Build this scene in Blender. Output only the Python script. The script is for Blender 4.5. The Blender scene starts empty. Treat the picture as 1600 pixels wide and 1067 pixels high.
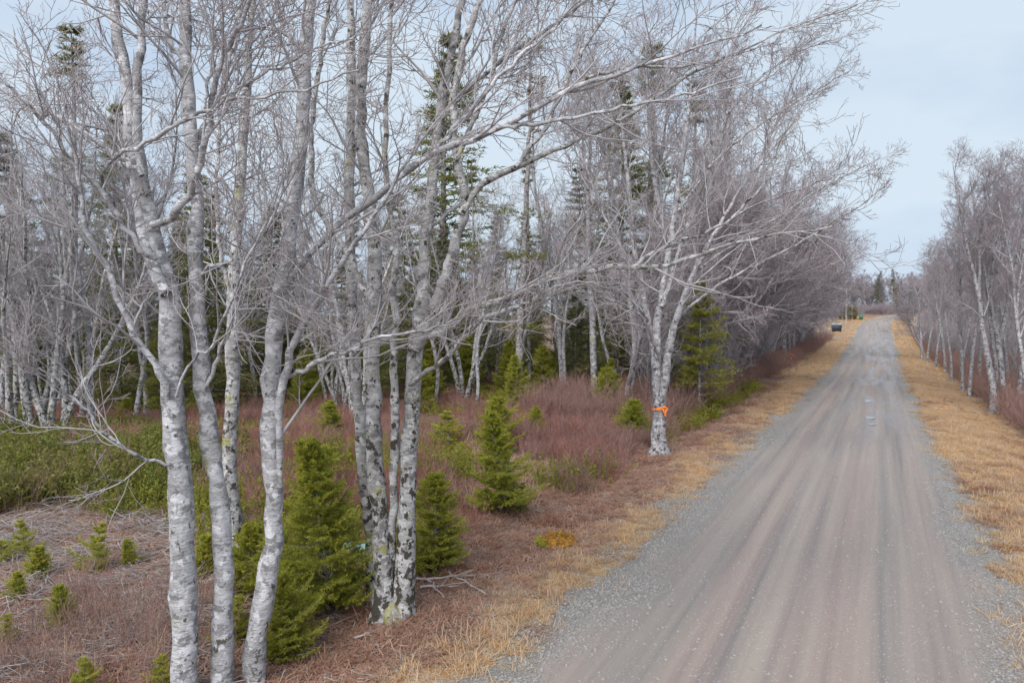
import bpy, math, random
import numpy as np

# ------------------------------------------------------------------ camera, world, sun, exposure
SC = bpy.context.scene
FPX, CX, CY, HORIZON, CAM_H = 1081.0, 800.0, 533.5, 505.0, 4.2
PITCH = math.atan((CY - HORIZON) / FPX)
cam = bpy.data.cameras.new('camera'); cam_o = bpy.data.objects.new('camera', cam); SC.collection.objects.link(cam_o)
cam.sensor_width = 36.0; cam.lens = FPX / 1600 * 36.0; cam.clip_start = 0.1; cam.clip_end = 3000
cam_o.location = (0, 0, CAM_H); cam_o.rotation_euler = (math.pi / 2 - PITCH, 0, 0)
SC.camera = cam_o
SUN_EL, SUN_ROT = math.radians(46), math.radians(205)
world = bpy.data.worlds.new('World'); SC.world = world; world.use_nodes = True
wn, wl = world.node_tree.nodes, world.node_tree.links
wn.clear()
w_out = wn.new('ShaderNodeOutputWorld'); w_bg = wn.new('ShaderNodeBackground'); w_bg.inputs['Strength'].default_value = 0.05
sky = wn.new('ShaderNodeTexSky'); sky.sky_type = 'NISHITA'; sky.sun_disc = False
sky.sun_elevation = SUN_EL; sky.sun_rotation = SUN_ROT; sky.dust_density = 2.0
w_tc = wn.new('ShaderNodeTexCoord'); w_map = wn.new('ShaderNodeMapping'); w_map.inputs['Scale'].default_value = (1.0, 1.0, 2.6)
w_no = wn.new('ShaderNodeTexNoise'); w_no.inputs['Scale'].default_value = 1.7; w_no.inputs['Detail'].default_value = 5; w_no.inputs['Roughness'].default_value = 0.5
w_cr = wn.new('ShaderNodeValToRGB')
w_cr.color_ramp.elements[0].position = 0.40; w_cr.color_ramp.elements[0].color = (0.495, 0.635, 0.845, 1)
w_cr.color_ramp.elements[1].position = 0.60; w_cr.color_ramp.elements[1].color = (0.73, 0.84, 0.935, 1)
w_mul = wn.new('ShaderNodeMix'); w_mul.data_type = 'RGBA'; w_mul.blend_type = 'MULTIPLY'; w_mul.inputs[0].default_value = 1.0
w_mul.inputs[7].default_value = (5.7, 5.75, 5.85, 1)    # cloud radiance against the physical sky scale
w_mix = wn.new('ShaderNodeMix'); w_mix.data_type = 'RGBA'; w_mix.inputs[0].default_value = 0.95
wl.new(w_tc.outputs['Generated'], w_map.inputs[0]); wl.new(w_map.outputs[0], w_no.inputs['Vector'])
wl.new(w_no.outputs['Fac'], w_cr.inputs[0]); wl.new(w_cr.outputs[0], w_mul.inputs[6])
wl.new(sky.outputs[0], w_mix.inputs[6]); wl.new(w_mul.outputs[2], w_mix.inputs[7])
wl.new(w_mix.outputs[2], w_bg.inputs[0]); wl.new(w_bg.outputs[0], w_out.inputs[0])
sun = bpy.data.lights.new('sun', 'SUN'); sun_o = bpy.data.objects.new('sun', sun); SC.collection.objects.link(sun_o)
sun.energy = 1.5; sun.angle = math.radians(60); sun.color = (1.0, 0.965, 0.92)
# sun stands behind the camera, a little to its left
sd = np.array([math.sin(SUN_ROT) * math.cos(SUN_EL), math.cos(SUN_ROT) * math.cos(SUN_EL), math.sin(SUN_EL)])
import mathutils
sun_o.rotation_euler = mathutils.Vector(sd).to_track_quat('Z', 'Y').to_euler(); sun_o.location = (0, -20, 60)
SC.view_settings.view_transform = 'Standard'; SC.view_settings.look = 'None'
SC.view_settings.exposure = 1.75; SC.view_settings.gamma = 1.0; SC.view_settings.use_curve_mapping = False
try:
    SC.cycles.use_denoising = True; SC.cycles.denoiser = 'OPENIMAGEDENOISE'
    SC.cycles.max_bounces = 5; SC.cycles.diffuse_bounces = 3; SC.cycles.glossy_bounces = 2
    SC.cycles.transparent_max_bounces = 4
except Exception:
    pass

COL = SC.collection
rng = np.random.default_rng(11)
RA = math.atan((1376 - CX) / FPX)                 # the road's bearing
SR, CR = math.sin(RA), math.cos(RA)

# ------------------------------------------------------------------ noise, terrain, pixel helpers
_T = np.random.default_rng(5).random((256, 256))
def vn(x, y, sc=1.0, seed=0):
    x = np.asarray(x, float) * sc + seed * 17.31; y = np.asarray(y, float) * sc + seed * 9.77
    xi = np.floor(x).astype(int); yi = np.floor(y).astype(int); fx = x - xi; fy = y - yi
    fx = fx * fx * (3 - 2 * fx); fy = fy * fy * (3 - 2 * fy)
    g = lambda a, b: _T[a & 255, b & 255]
    return (g(xi, yi) * (1 - fx) + g(xi + 1, yi) * fx) * (1 - fy) + (g(xi, yi + 1) * (1 - fx) + g(xi + 1, yi + 1) * fx) * fy
def fbm(x, y, sc=1.0, seed=0, o=3):
    return sum(vn(x, y, sc * 2 ** i, seed + i) / 2 ** (i + 1) for i in range(o)) / (1 - 0.5 ** o)
def sstep(a, b, x):
    t = np.clip((np.asarray(x, float) - a) / (b - a), 0, 1); return t * t * (3 - 2 * t)
def road_off(s):                                   # the road bends away to the right past the crest
    return 0.0045 * np.clip(np.asarray(s, float) - 185, 0, 70) ** 2 + 0.63 * np.clip(np.asarray(s, float) - 255, 0, 1e4)
def profile(s):
    return 0.000195 * np.clip(np.asarray(s, float) - 42, 0, 190) ** 2
def sv(x, y): return x * SR + y * CR, x * CR - y * SR
def xy(s, v): return s * SR + v * CR, s * CR - v * SR
def terr(x, y):
    s, v = sv(np.asarray(x, float), np.asarray(y, float)); w = v - road_off(s)
    z = profile(s) + (fbm(x, y, 0.12, 3) - 0.5) * 0.7 * sstep(0, 5, np.abs(w + 1.3) - 3.5) + (fbm(x, y, 0.9, 7) - 0.5) * 0.14
    z = z - 0.20 * np.exp(-((w + 6.6) / 0.9) ** 2) * 0.6 - 0.35 * sstep(2.6, 5.2, w)
    inside = sstep(-3.6, -2.8, w) * (1 - sstep(0.6, 1.4, w))
    return z - 0.2 * inside
def ray(px, py):
    x = (px - CX) / FPX; u = -(py - CY) / FPX
    return np.array([x, math.cos(PITCH) + math.sin(PITCH) * u, -math.sin(PITCH) + math.cos(PITCH) * u])
def at(px, py, Y):                                 # the point at depth Y seen at photo pixel (px, py)
    d = ray(px, py); return np.array([0, 0, CAM_H]) + d * (Y / d[1])
def ground(px, py):                                # where that pixel's ray meets the terrain
    d = ray(px, py); t = 4.0
    for i in range(6000):
        p = d * t
        if CAM_H + p[2] <= float(terr(p[0], p[1])): break
        t *= 1.0035
    return float(p[0]), float(p[1])
def gz(x, y): return float(terr(x, y))

# ------------------------------------------------------------------ mesh helpers
def link(name, me, parent=None):
    o = bpy.data.objects.new(name, me); COL.objects.link(o)
    if parent is not None: o.parent = parent
    return o
def tag(o, label, cat=None, group=None, kind=None):
    o['label'] = label
    if cat: o['category'] = cat
    if group: o['group'] = group
    if kind: o['kind'] = kind
    return o
def thing(name, label, cat, loc=(0, 0, 0), rz=0.0, group=None):
    o = link(name, None); o.location = loc; o.rotation_euler = (0, 0, rz); o.empty_display_size = 0.2
    return tag(o, label, cat, group)
def mesh_from(name, V, F, mat, smooth=True):
    """V (n,3); F list of (m,3) or (m,4) integer arrays"""
    me = bpy.data.meshes.new(name); V = np.asarray(V, np.float32)
    F = [np.asarray(f, np.int32) for f in F if len(f)]
    nl = sum(f.size for f in F); npoly = sum(len(f) for f in F)
    me.vertices.add(len(V)); me.vertices.foreach_set('co', V.ravel())
    me.loops.add(nl); me.loops.foreach_set('vertex_index', np.concatenate([f.ravel() for f in F]))
    tot = np.concatenate([np.full(len(f), f.shape[1], np.int32) for f in F])
    st = np.concatenate([[0], np.cumsum(tot)[:-1]]).astype(np.int32)
    me.polygons.add(npoly); me.polygons.foreach_set('loop_start', st)
    if smooth: me.polygons.foreach_set('use_smooth', np.ones(npoly, bool))
    me.update(calc_edges=True); me.materials.append(mat)
    return me
class Soup:
    def __init__(self): self.V = []; self.Q = []; self.T = []; self.n = 0
    def add(self, V, Q=None, T=None):
        if Q is not None and len(Q): self.Q.append(np.asarray(Q) + self.n)
        if T is not None and len(T): self.T.append(np.asarray(T) + self.n)
        self.V.append(np.asarray(V, float).reshape(-1, 3)); self.n += len(self.V[-1])
    def tubes(self, P, R, m=4, rough=0.0, cap=False, g=None):
        P = np.asarray(P, float); R = np.asarray(R, float)
        if P.ndim == 2: P = P[None]; R = R[None]
        n, k, _ = P.shape
        T = np.gradient(P, axis=1); T /= np.linalg.norm(T, axis=2, keepdims=True) + 1e-9
        m0 = T.mean(1); ref = np.where(np.abs(m0[:, 2:3]) > 0.8, np.array([[1.0, 0.13, 0]]), np.array([[0.1, 0.05, 1.0]]))
        U = np.cross(T, ref[:, None, :]); U /= np.linalg.norm(U, axis=2, keepdims=True) + 1e-9
        W = np.cross(T, U)
        a = np.arange(m) * 2 * math.pi / m
        ring = np.cos(a)[None, None, :, None] * U[:, :, None] + np.sin(a)[None, None, :, None] * W[:, :, None]
        rr = R[:, :, None, None]
        if rough: rr = rr * (1 + rough * (g or rng).normal(size=(n, k, m, 1)))
        V = (P[:, :, None] + ring * rr).reshape(-1, 3)
        b = (np.arange(n) * k * m)[:, None, None] + (np.arange(k - 1) * m)[None, :, None]
        j = np.arange(m)[None, None]; j2 = (np.arange(m) + 1) % m; j2 = j2[None, None]
        Q = np.stack([b + j, b + j2, b + m + j2, b + m + j], -1).reshape(-1, 4)
        self.add(V, Q)
        if cap:
            for i in range(n):
                o = self.n - n * k * m + i * k * m + (k - 1) * m
                c = self.n; self.V.append(P[i, -1][None] + T[i, -1][None] * R[i, -1] * 0.3); self.n += 1
                self.T.append(np.array([[o + q, o + (q + 1) % m, c] for q in range(m)]))
        return self
    def box(self, c, h, rz=0.0):
        x, y, z = h; B = np.array([[i, j, k] for i in (-x, x) for j in (-y, y) for k in (-z, z)], float)
        ca, sa = math.cos(rz), math.sin(rz)
        B = np.stack([B[:, 0] * ca - B[:, 1] * sa, B[:, 0] * sa + B[:, 1] * ca, B[:, 2]], 1) + np.asarray(c, float)
        self.add(B, [[0, 1, 3, 2], [4, 6, 7, 5], [0, 4, 5, 1], [2, 3, 7, 6], [0, 2, 6, 4], [1, 5, 7, 3]]); return self
    def mesh(self, name, mat, smooth=True):
        return mesh_from(name, np.concatenate(self.V), ([np.concatenate(self.Q)] if self.Q else []) + ([np.concatenate(self.T)] if self.T else []), mat, smooth)
    def tris(self): return sum(len(q) for q in self.Q) * 2 + sum(len(q) for q in self.T)

# ------------------------------------------------------------------ materials
MATS = {}
class NT:
    def __init__(self, name, rough=0.8, spec=0.3):
        self.m = bpy.data.materials.new(name); self.m.use_nodes = True; t = self.m.node_tree
        self.n, self.l = t.nodes, t.links; self.b = self.n['Principled BSDF']
        self.b.inputs['Roughness'].default_value = rough; self.b.inputs['Specular IOR Level'].default_value = spec
        MATS[name] = self.m
    def put(self, sock, v):
        if isinstance(v, bpy.types.NodeSocket): self.l.new(v, sock)
        elif isinstance(v, tuple) and len(v) == 3 and sock.type == 'RGBA': sock.default_value = (*v, 1)
        else: sock.default_value = v
    def coord(self, scale=(1, 1, 1), kind='Object', rnd=False, attr=None):
        if attr: c = self.n.new('ShaderNodeAttribute'); c.attribute_name = attr; src = c.outputs['Vector']
        else: c = self.n.new('ShaderNodeTexCoord'); src = c.outputs[kind]
        mp = self.n.new('ShaderNodeMapping'); mp.inputs['Scale'].default_value = scale; self.l.new(src, mp.inputs[0])
        if rnd:
            oi = self.n.new('ShaderNodeObjectInfo'); mu = self.n.new('ShaderNodeMath'); mu.operation = 'MULTIPLY'; mu.inputs[1].default_value = 57.0
            self.l.new(oi.outputs['Random'], mu.inputs[0]); self.l.new(mu.outputs[0], mp.inputs['Location'])
        return mp.outputs[0]
    def noise(self, vec, scale, detail=3.0, rough=0.55):
        n = self.n.new('ShaderNodeTexNoise'); n.inputs['Scale'].default_value = scale; n.inputs['Detail'].default_value = detail; n.inputs['Roughness'].default_value = rough
        self.l.new(vec, n.inputs['Vector']); return n.outputs['Fac']
    def voro(self, vec, scale, out='Distance', rnd=1.0):
        n = self.n.new('ShaderNodeTexVoronoi'); n.inputs['Scale'].default_value = scale; n.inputs['Randomness'].default_value = rnd
        self.l.new(vec, n.inputs['Vector']); return n.outputs[out]
    def ramp(self, f, stops):
        r = self.n.new('ShaderNodeValToRGB'); e = r.color_ramp.elements
        while len(e) < len(stops): e.new(0.5)
        for q, (p, c) in zip(e, stops):
            q.position = p; q.color = (c, c, c, 1) if not isinstance(c, tuple) else (*c, 1)
        self.put(r.inputs[0], f); return r.outputs[0]
    def mix(self, f, a, b, mode='MIX'):
        x = self.n.new('ShaderNodeMix'); x.data_type = 'RGBA'; x.blend_type = mode
        self.put(x.inputs[0], f); self.put(x.inputs[6], a); self.put(x.inputs[7], b); return x.outputs[2]
    def math(self, op, a, b=0.0):
        x = self.n.new('ShaderNodeMath'); x.operation = op; self.put(x.inputs[0], a); self.put(x.inputs[1], b); return x.outputs[0]
    def rand(self): return self.n.new('ShaderNodeObjectInfo').outputs['Random']
    def attr(self, name):
        c = self.n.new('ShaderNodeAttribute'); c.attribute_name = name; return c.outputs['Fac']
    def zed(self, kind='Object'):
        c = self.n.new('ShaderNodeTexCoord'); x = self.n.new('ShaderNodeSeparateXYZ'); self.l.new(c.outputs[kind], x.inputs[0]); return x.outputs
    def bump(self, h, strength=0.4, dist=0.02):
        b = self.n.new('ShaderNodeBump'); b.inputs['Strength'].default_value = strength; b.inputs['Distance'].default_value = dist
        self.l.new(h, b.inputs['Height']); self.l.new(b.outputs[0], self.b.inputs['Normal'])
    def done(self, col): self.put(self.b.inputs['Base Color'], col); return self.m

def bark_mat(name, pale, mid, dark, dark_amt, moss_amt, basedark=0.0):
    t = NT(name, 0.85, 0.2); vb = t.coord((4.5, 4.5, 11), rnd=True)
    bands = t.math('ADD', t.math('MULTIPLY', t.noise(vb, 1.1, 5, 0.65), 0.6), t.math('MULTIPLY', t.noise(t.coord((2.2, 2.2, 1.6), rnd=True), 1.0, 4, 0.6), 0.4))
    c = t.mix(t.ramp(bands, [(0.42, 0.0), (0.55, 1.0)]), mid, pale)
    blot = t.noise(t.coord((7.5, 7.5, 8.5), rnd=True), 0.85, 4, 0.55)
    c = t.mix(t.ramp(blot, [(0.545, 0.0), (0.58, 0.85)]), c, tuple(min(0.8, p * 1.36) for p in pale))       # white lichen
    gl = t.noise(t.coord((9, 9, 11), rnd=True), 0.75, 4, 0.6)
    c = t.mix(t.ramp(gl, [(0.55, 0.0), (0.59, 0.75)]), c, tuple(x * 0.55 for x in mid))
    z = t.zed()[2]
    lowz = t.math('SUBTRACT', 1.0, t.math('MULTIPLY', z, 0.30))
    dk = t.noise(t.coord((6.5, 6.5, 6.0), rnd=True), 1.25, 5, 0.64)
    dk = t.math('ADD', dk, t.math('MULTIPLY', t.math('MAXIMUM', lowz, 0.0), basedark))
    ln_ = t.noise(t.coord((9, 9, 55), rnd=True), 1.0, 3, 0.6)
    c = t.mix(t.ramp(ln_, [(0.60, 0.0), (0.66, 0.7)]), c, tuple(x * 0.5 for x in mid))      # lenticels
    c = t.mix(t.ramp(dk, [(0.66 - dark_amt, 0.0), (0.685 - dark_amt, 1.0)]), c, dark)
    ms = t.noise(t.coord(rnd=True), 2.3, 5, 0.65)
    c = t.mix(t.ramp(ms, [(0.69 - moss_amt, 0.0), (0.78 - moss_amt, 0.8)]), c, (0.29, 0.28, 0.10))
    t.bump(t.math('ADD', t.noise(vb, 3.0, 5, 0.65), t.math('MULTIPLY', dk, 1.4)), 0.8, 0.03)
    return t.done(c)
bark_mat('bark_grey', (0.42, 0.42, 0.44), (0.27, 0.265, 0.27), (0.10, 0.095, 0.085), 0.025, 0.07, 0.02)
bark_mat('bark_blotched', (0.39, 0.385, 0.385), (0.25, 0.24, 0.235), (0.06, 0.054, 0.045), 0.08, 0.095, 0.085)
bark_mat('bark_woods', (0.34, 0.33, 0.345), (0.225, 0.215, 0.225), (0.065, 0.06, 0.06), 0.07, 0.04, 0.05)
bark_mat('bark_spruce', (0.28, 0.265, 0.26), (0.19, 0.175, 0.17), (0.05, 0.043, 0.04), 0.09, 0.02, 0.0)
bark_mat('bark_mossy', (0.30, 0.28, 0.26), (0.19, 0.17, 0.14), (0.06, 0.05, 0.04), 0.10, 0.17, 0.0)
def twig_mat(name, a, b, c):
    t = NT(name, 0.75, 0.25); v = t.coord(rnd=True)
    col = t.mix(t.ramp(t.noise(v, 3.5, 3, 0.6), [(0.35, 0.0), (0.65, 1.0)]), a, b)
    col = t.mix(t.ramp(t.noise(v, 1.3, 3, 0.6), [(0.62, 0.0), (0.75, 0.7)]), col, c)
    return t.done(col)
twig_mat('branch_grey', (0.40, 0.385, 0.395), (0.26, 0.245, 0.255), (0.31, 0.30, 0.19))
twig_mat('twig_grey', (0.37, 0.335, 0.345), (0.23, 0.195, 0.205), (0.29, 0.17, 0.16))
twig_mat('twig_mauve', (0.36, 0.31, 0.33), (0.24, 0.20, 0.22), (0.32, 0.215, 0.22))
twig_mat('twig_red', (0.36, 0.16, 0.13), (0.21, 0.105, 0.09), (0.45, 0.25, 0.16))
twig_mat('twig_brush', (0.35, 0.215, 0.185), (0.20, 0.12, 0.105), (0.45, 0.32, 0.21))
twig_mat('twig_needle', (0.20, 0.16, 0.10), (0.15, 0.12, 0.08), (0.17, 0.16, 0.07))
twig_mat('deadwood', (0.40, 0.36, 0.35), (0.25, 0.215, 0.205), (0.22, 0.16, 0.12))
def leaf_mat(name, a, b, c, rough=0.6):
    t = NT(name, rough, 0.3); v = t.coord(kind='Object')
    r = t.rand(); n = t.noise(v, 2.6, 2, 0.5)
    col = t.mix(t.ramp(n, [(0.38, 0.0), (0.62, 1.0)]), a, b)
    col = t.mix(t.math('MULTIPLY', r, 0.6), col, c)
    t.l.new(col, t.b.inputs['Base Color'])
    tl = t.n.new('ShaderNodeBsdfTranslucent'); t.l.new(col, tl.inputs['Color']); ms = t.n.new('ShaderNodeMixShader'); ms.inputs[0].default_value = 0.5
    t.l.new(t.b.outputs[0], ms.inputs[1]); t.l.new(tl.outputs[0], ms.inputs[2]); t.l.new(ms.outputs[0], t.n['Material Output'].inputs['Surface'])
    return t.m
leaf_mat('needle_young', (0.28, 0.32, 0.04), (0.50, 0.50, 0.075), (0.42, 0.41, 0.07))
leaf_mat('needle_lime', (0.36, 0.39, 0.06), (0.54, 0.50, 0.08), (0.44, 0.43, 0.09))
leaf_mat('needle_dark', (0.095, 0.115, 0.04), (0.165, 0.175, 0.055), (0.145, 0.145, 0.06))
leaf_mat('needle_olive', (0.17, 0.185, 0.04), (0.25, 0.24, 0.045), (0.20, 0.20, 0.05))
leaf_mat('needle_fir', (0.22, 0.235, 0.04), (0.37, 0.35, 0.05), (0.27, 0.27, 0.06))
leaf_mat('needle_spire', (0.15, 0.18, 0.045), (0.27, 0.27, 0.06), (0.21, 0.21, 0.06))
leaf_mat('needle_rust', (0.24, 0.105, 0.045), (0.18, 0.085, 0.04), (0.15, 0.11, 0.04))
leaf_mat('needle_cedar', (0.14, 0.17, 0.03), (0.32, 0.29, 0.04), (0.25, 0.24, 0.05))
leaf_mat('laurel_leaf', (0.14, 0.195, 0.045), (0.26, 0.27, 0.06), (0.32, 0.25, 0.10))
leaf_mat('straw', (0.56, 0.425, 0.295), (0.65, 0.52, 0.375), (0.52, 0.355, 0.25))
leaf_mat('straw_gold', (0.64, 0.44, 0.23), (0.71, 0.52, 0.30), (0.60, 0.36, 0.18))
leaf_mat('litter', (0.46, 0.275, 0.20), (0.58, 0.41, 0.31), (0.38, 0.205, 0.15))
leaf_mat('bracken', (0.33, 0.165, 0.11), (0.40, 0.23, 0.15), (0.29, 0.15, 0.11))
leaf_mat('lichen_hang', (0.36, 0.38, 0.19), (0.42, 0.44, 0.26), (0.30, 0.31, 0.15))
def plain(name, col, rough=0.7, var=0.25, scale=6.0, spec=0.3):
    t = NT(name, rough, spec); n = t.noise(t.coord(), scale, 4, 0.6)
    return t.done(t.mix(t.ramp(n, [(0.35, 0.0), (0.65, 1.0)]), tuple(c * (1 - var) for c in col), tuple(min(1, c * (1 + var)) for c in col)))
plain('orange_tape', (0.75, 0.20, 0.03), 0.45, 0.3, 14); plain('dumpster_paint', (0.035, 0.04, 0.055), 0.5, 0.2)
plain('dumpster_lid', (0.30, 0.34, 0.33), 0.55, 0.15); plain('pole_wood', (0.36, 0.33, 0.31), 0.85, 0.2, 4)
plain('post_wood', (0.62, 0.50, 0.40), 0.8, 0.15); plain('red_paint', (0.36, 0.05, 0.045), 0.6, 0.2)
plain('white_paint', (0.75, 0.74, 0.72), 0.6, 0.08); plain('plastic_green', (0.07, 0.15, 0.09), 0.5, 0.15)
plain('moss_gold', (0.36, 0.19, 0.04), 0.95, 0.5, 9); plain('tarp', (0.30, 0.50, 0.50), 0.45, 0.25, 10)
plain('rubber_black', (0.02, 0.02, 0.02), 0.7, 0.1); plain('porcelain', (0.5, 0.5, 0.5), 0.3, 0.1)
plain('stone_grey', (0.24, 0.233, 0.222), 0.9, 0.3, 20); plain('moss_green', (0.12, 0.13, 0.03), 0.95, 0.4, 12)

def ground_mat():
    t = NT('ground_cover', 0.95, 0.1); v = t.coord()
    a = t.mix(t.ramp(t.noise(v, 0.9, 4, 0.6), [(0.35, 0.0), (0.65, 1.0)]), (0.27, 0.175, 0.14), (0.36, 0.25, 0.20))
    f = t.noise(v, 22, 4, 0.7)
    a = t.mix(t.ramp(f, [(0.38, 0.0), (0.6, 1.0)]), (0.09, 0.06, 0.045), a)
    a = t.mix(t.ramp(t.noise(v, 9, 3, 0.6), [(0.58, 0.0), (0.7, 0.7)]), a, (0.34, 0.27, 0.23))
    st = t.mix(t.ramp(t.noise(v, 5, 4, 0.65), [(0.35, 0.0), (0.65, 1.0)]), (0.38, 0.25, 0.15), (0.53, 0.385, 0.24))
    st = t.mix(t.ramp(f, [(0.36, 0.0), (0.52, 1.0)]), (0.24, 0.15, 0.08), st)
    a = t.mix(t.attr('straw'), a, st)
    gr = t.mix(t.ramp(t.noise(v, 30, 3, 0.7), [(0.36, 0.0), (0.66, 1.0)]), (0.17, 0.16, 0.15), (0.33, 0.32, 0.305))
    a = t.mix(t.attr('gravel'), a, gr)
    gn = t.mix(t.ramp(t.noise(v, 6, 3), [(0.4, 0.0), (0.6, 1.0)]), (0.055, 0.075, 0.025), (0.10, 0.10, 0.04))
    a = t.mix(t.attr('green'), a, gn)
    t.bump(t.math('ADD', f, t.noise(v, 60, 2)), 0.8, 0.05)
    return t.done(a)
ground_mat()
def road_mat():
    t = NT('gravel_road', 0.8, 0.5); rc = t.coord(attr='rc')                 # rc = (along, across, 0)
    long_ = t.coord((0.02, 1.0, 1), attr='rc'); long2 = t.coord((0.045, 2.9, 1), attr='rc'); v = t.coord()
    s1 = t.noise(long_, 1.0, 4, 0.55); s2 = t.noise(long2, 1.0, 3, 0.6)
    c = t.mix(t.ramp(s1, [(0.36, 0.0), (0.64, 1.0)]), (0.182, 0.168, 0.156), (0.238, 0.184, 0.165))
    c = t.mix(t.ramp(s2, [(0.42, 0.0), (0.72, 0.75)]), c, (0.325, 0.268, 0.226))
    c = t.mix(t.ramp(s2, [(0.27, 0.75), (0.42, 0.0)]), c, (0.115, 0.103, 0.10))
    c = t.mix(t.ramp(t.noise(t.coord((0.10, 0.9, 1), attr='rc'), 1.0, 4), [(0.54, 0.0), (0.70, 0.35)]), c, (0.15, 0.135, 0.13))
    fine = t.noise(v, 75, 3, 0.75)
    c = t.mix(0.85, c, t.ramp(fine, [(0.3, (0.42, 0.42, 0.42)), (0.7, (0.6, 0.6, 0.6))]), 'OVERLAY')
    peb = t.voro(v, 48, 'Color')
    sep = t.n.new('ShaderNodeSeparateColor'); t.l.new(peb, sep.inputs[0])
    sh = t.attr('shoulder')
    gcol = t.ramp(sep.outputs[0], [(0.0, (0.10, 0.093, 0.085)), (0.55, (0.195, 0.186, 0.175)), (1.0, (0.33, 0.32, 0.305))])
    c = t.mix(t.math('MULTIPLY', sh, 0.7), c, gcol)
    c = t.mix(t.ramp(t.math('MULTIPLY', sep.outputs[1], t.math('SUBTRACT', 1.0, sh)), [(0.95, 0.0), (0.97, 0.35)]), c, (0.44, 0.42, 0.40))
    wet = t.math('MULTIPLY', t.attr('wet'), t.ramp(t.noise(t.coord((0.10, 1.1, 1), attr='rc'), 1.0, 4, 0.6), [(0.36, 0.0), (0.6, 1.0)]))
    c = t.mix(t.math('MULTIPLY', wet, 0.35), c, (0.15, 0.14, 0.15))
    t.put(t.b.inputs['Roughness'], t.math('SUBTRACT', 0.85, t.math('MULTIPLY', wet, 0.66)))
    h = t.math('ADD', t.math('MULTIPLY', fine, 0.6), t.math('MULTIPLY', t.voro(v, 48), sh))
    t.bump(h, 0.8, 0.02)
    return t.done(c)
road_mat()
t = NT('puddle_water', 0.03, 0.5); t.done((0.13, 0.12, 0.115)); t.b.inputs['IOR'].default_value = 1.33

# ------------------------------------------------------------------ zones on the ground, in road coordinates
def zones(x, y):
    s, v = sv(x, y); w = v - road_off(s)
    n1 = (fbm(x, y, 0.45, 21) - 0.5); n2 = (fbm(x, y, 1.3, 31) - 0.5)
    wl_ = -5.6 + 3.0 * n1 + 1.2 * n2 - 0.7 * sstep(24, 45, s) + 0.5 * sstep(14, 22, s) * (1 - sstep(26, 36, s))
    straw = sstep(-0.5, 0.5, w - wl_) * (1 - sstep(-4.15, -3.5, w + 1.0 * n2))
    straw = straw * sstep(-0.22, 0.05, n2 + n1 * 0.6) + (0.45 + 0.55 * sstep(-0.16, 0.02, n2)) * sstep(1.3, 2.0, w + 1.3 * n2) * (1 - sstep(4.2, 5.4, w + 2.0 * n1 - 1.2 * sstep(45, 75, s)))
    gravel = sstep(-4.35, -3.75, w + 1.3 * n2 + 0.9 * n1) * (1 - sstep(1.6, 2.2, w + 1.0 * n2))
    d = y
    green = sstep(13.5, 15.5, d + 7 * n1 + 2.5 * n2) * (1 - sstep(24, 28, d + 5 * n1)) * sstep(0.46, 0.54, -x / np.maximum(d, 1) + 0.3 * n1 + 0.12 * n2)
    return np.clip(straw, 0, 1), np.clip(gravel, 0, 1), np.clip(green, 0, 1)

def graded(a, b, fine, breaks):
    out = [a]
    while out[-1] < b:
        p = out[-1]; st = fine
        for lo, hi, q in breaks:
            if lo <= p < hi: st = q
        out.append(p + st)
    return np.array(out)
S = graded(-45, 1500, 25, [(-45, 0, 3), (0, 4, 0.8), (4, 34, 0.28), (34, 70, 0.7), (70, 260, 3), (260, 400, 12)])
Vv = graded(-1200, 1200, 60, [(-200, -60, 14), (-60, -26, 2.5), (-26, -12, 0.6), (-12, 8, 0.22), (8, 16, 0.8), (16, 60, 3), (60, 200, 14)])
def sheet(name, S, Vv, zf, mat, attrs, centred=False):
    ss, vv = np.meshgrid(S, Vv, indexing='ij'); v2 = vv + (road_off(ss) if centred else 0.0)
    x, y = xy(ss, v2); z = zf(ss, vv, x, y); a, b = ss.shape
    i = np.arange(a * b).reshape(a, b)
    Q = np.stack([i[:-1, :-1], i[1:, :-1], i[1:, 1:], i[:-1, 1:]], -1).reshape(-1, 4)[:, ::-1]
    me = mesh_from(name, np.stack([x, y, z], -1).reshape(-1, 3), [Q], mat)
    for k, (typ, val) in attrs(ss, vv, x, y).items():
        at_ = me.attributes.new(k, typ, 'POINT')
        at_.data.foreach_set('vector' if typ == 'FLOAT_VECTOR' else 'value', np.asarray(val, np.float32).ravel())
    return link(name, me)
def g_attr(ss, vv, x, y):
    a, b, c = zones(x, y); return {'straw': ('FLOAT', a), 'gravel': ('FLOAT', b), 'green': ('FLOAT', c)}
gr_o = sheet('ground', S, Vv, lambda s, v, x, y: terr(x, y), MATS['ground_cover'], g_attr)
tag(gr_o, 'brown leaf litter ground of the cleared lot and woods', 'ground', kind='structure')
def road_z(s, w, x, y):
    z = profile(s) + 0.05 - 0.012 * ((w + 1.3) / 2.8) ** 2
    rut = np.exp(-((w + 2.6 + 0.25 * (vn(s, 0 * s, 0.07, 3) - 0.5)) / 0.28) ** 2) + np.exp(-((w + 0.1 + 0.25 * (vn(s, 0 * s, 0.06, 4) - 0.5)) / 0.3) ** 2) + 0.6 * np.exp(-((w + 1.1) / 0.3) ** 2)
    z = z - 0.03 * rut + 0.016 * (fbm(s * 0.15, w * 2.2, 1.0, 40) - 0.5) + 0.010 * (fbm(x, y, 3.0, 44) - 0.5)
    nl = (fbm(x, y, 0.6, 50) - 0.5) * 1.5 + (fbm(x, y, 2.2, 52) - 0.5) * 0.5
    z = z + 0.03 * np.exp(-((w + 3.5) / 0.25) ** 2) * vn(s, w, 0.5, 8)
    return z - 0.22 * sstep(-3.75, -4.4, w + nl) - 0.22 * sstep(1.55, 2.3, w + nl)
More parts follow.
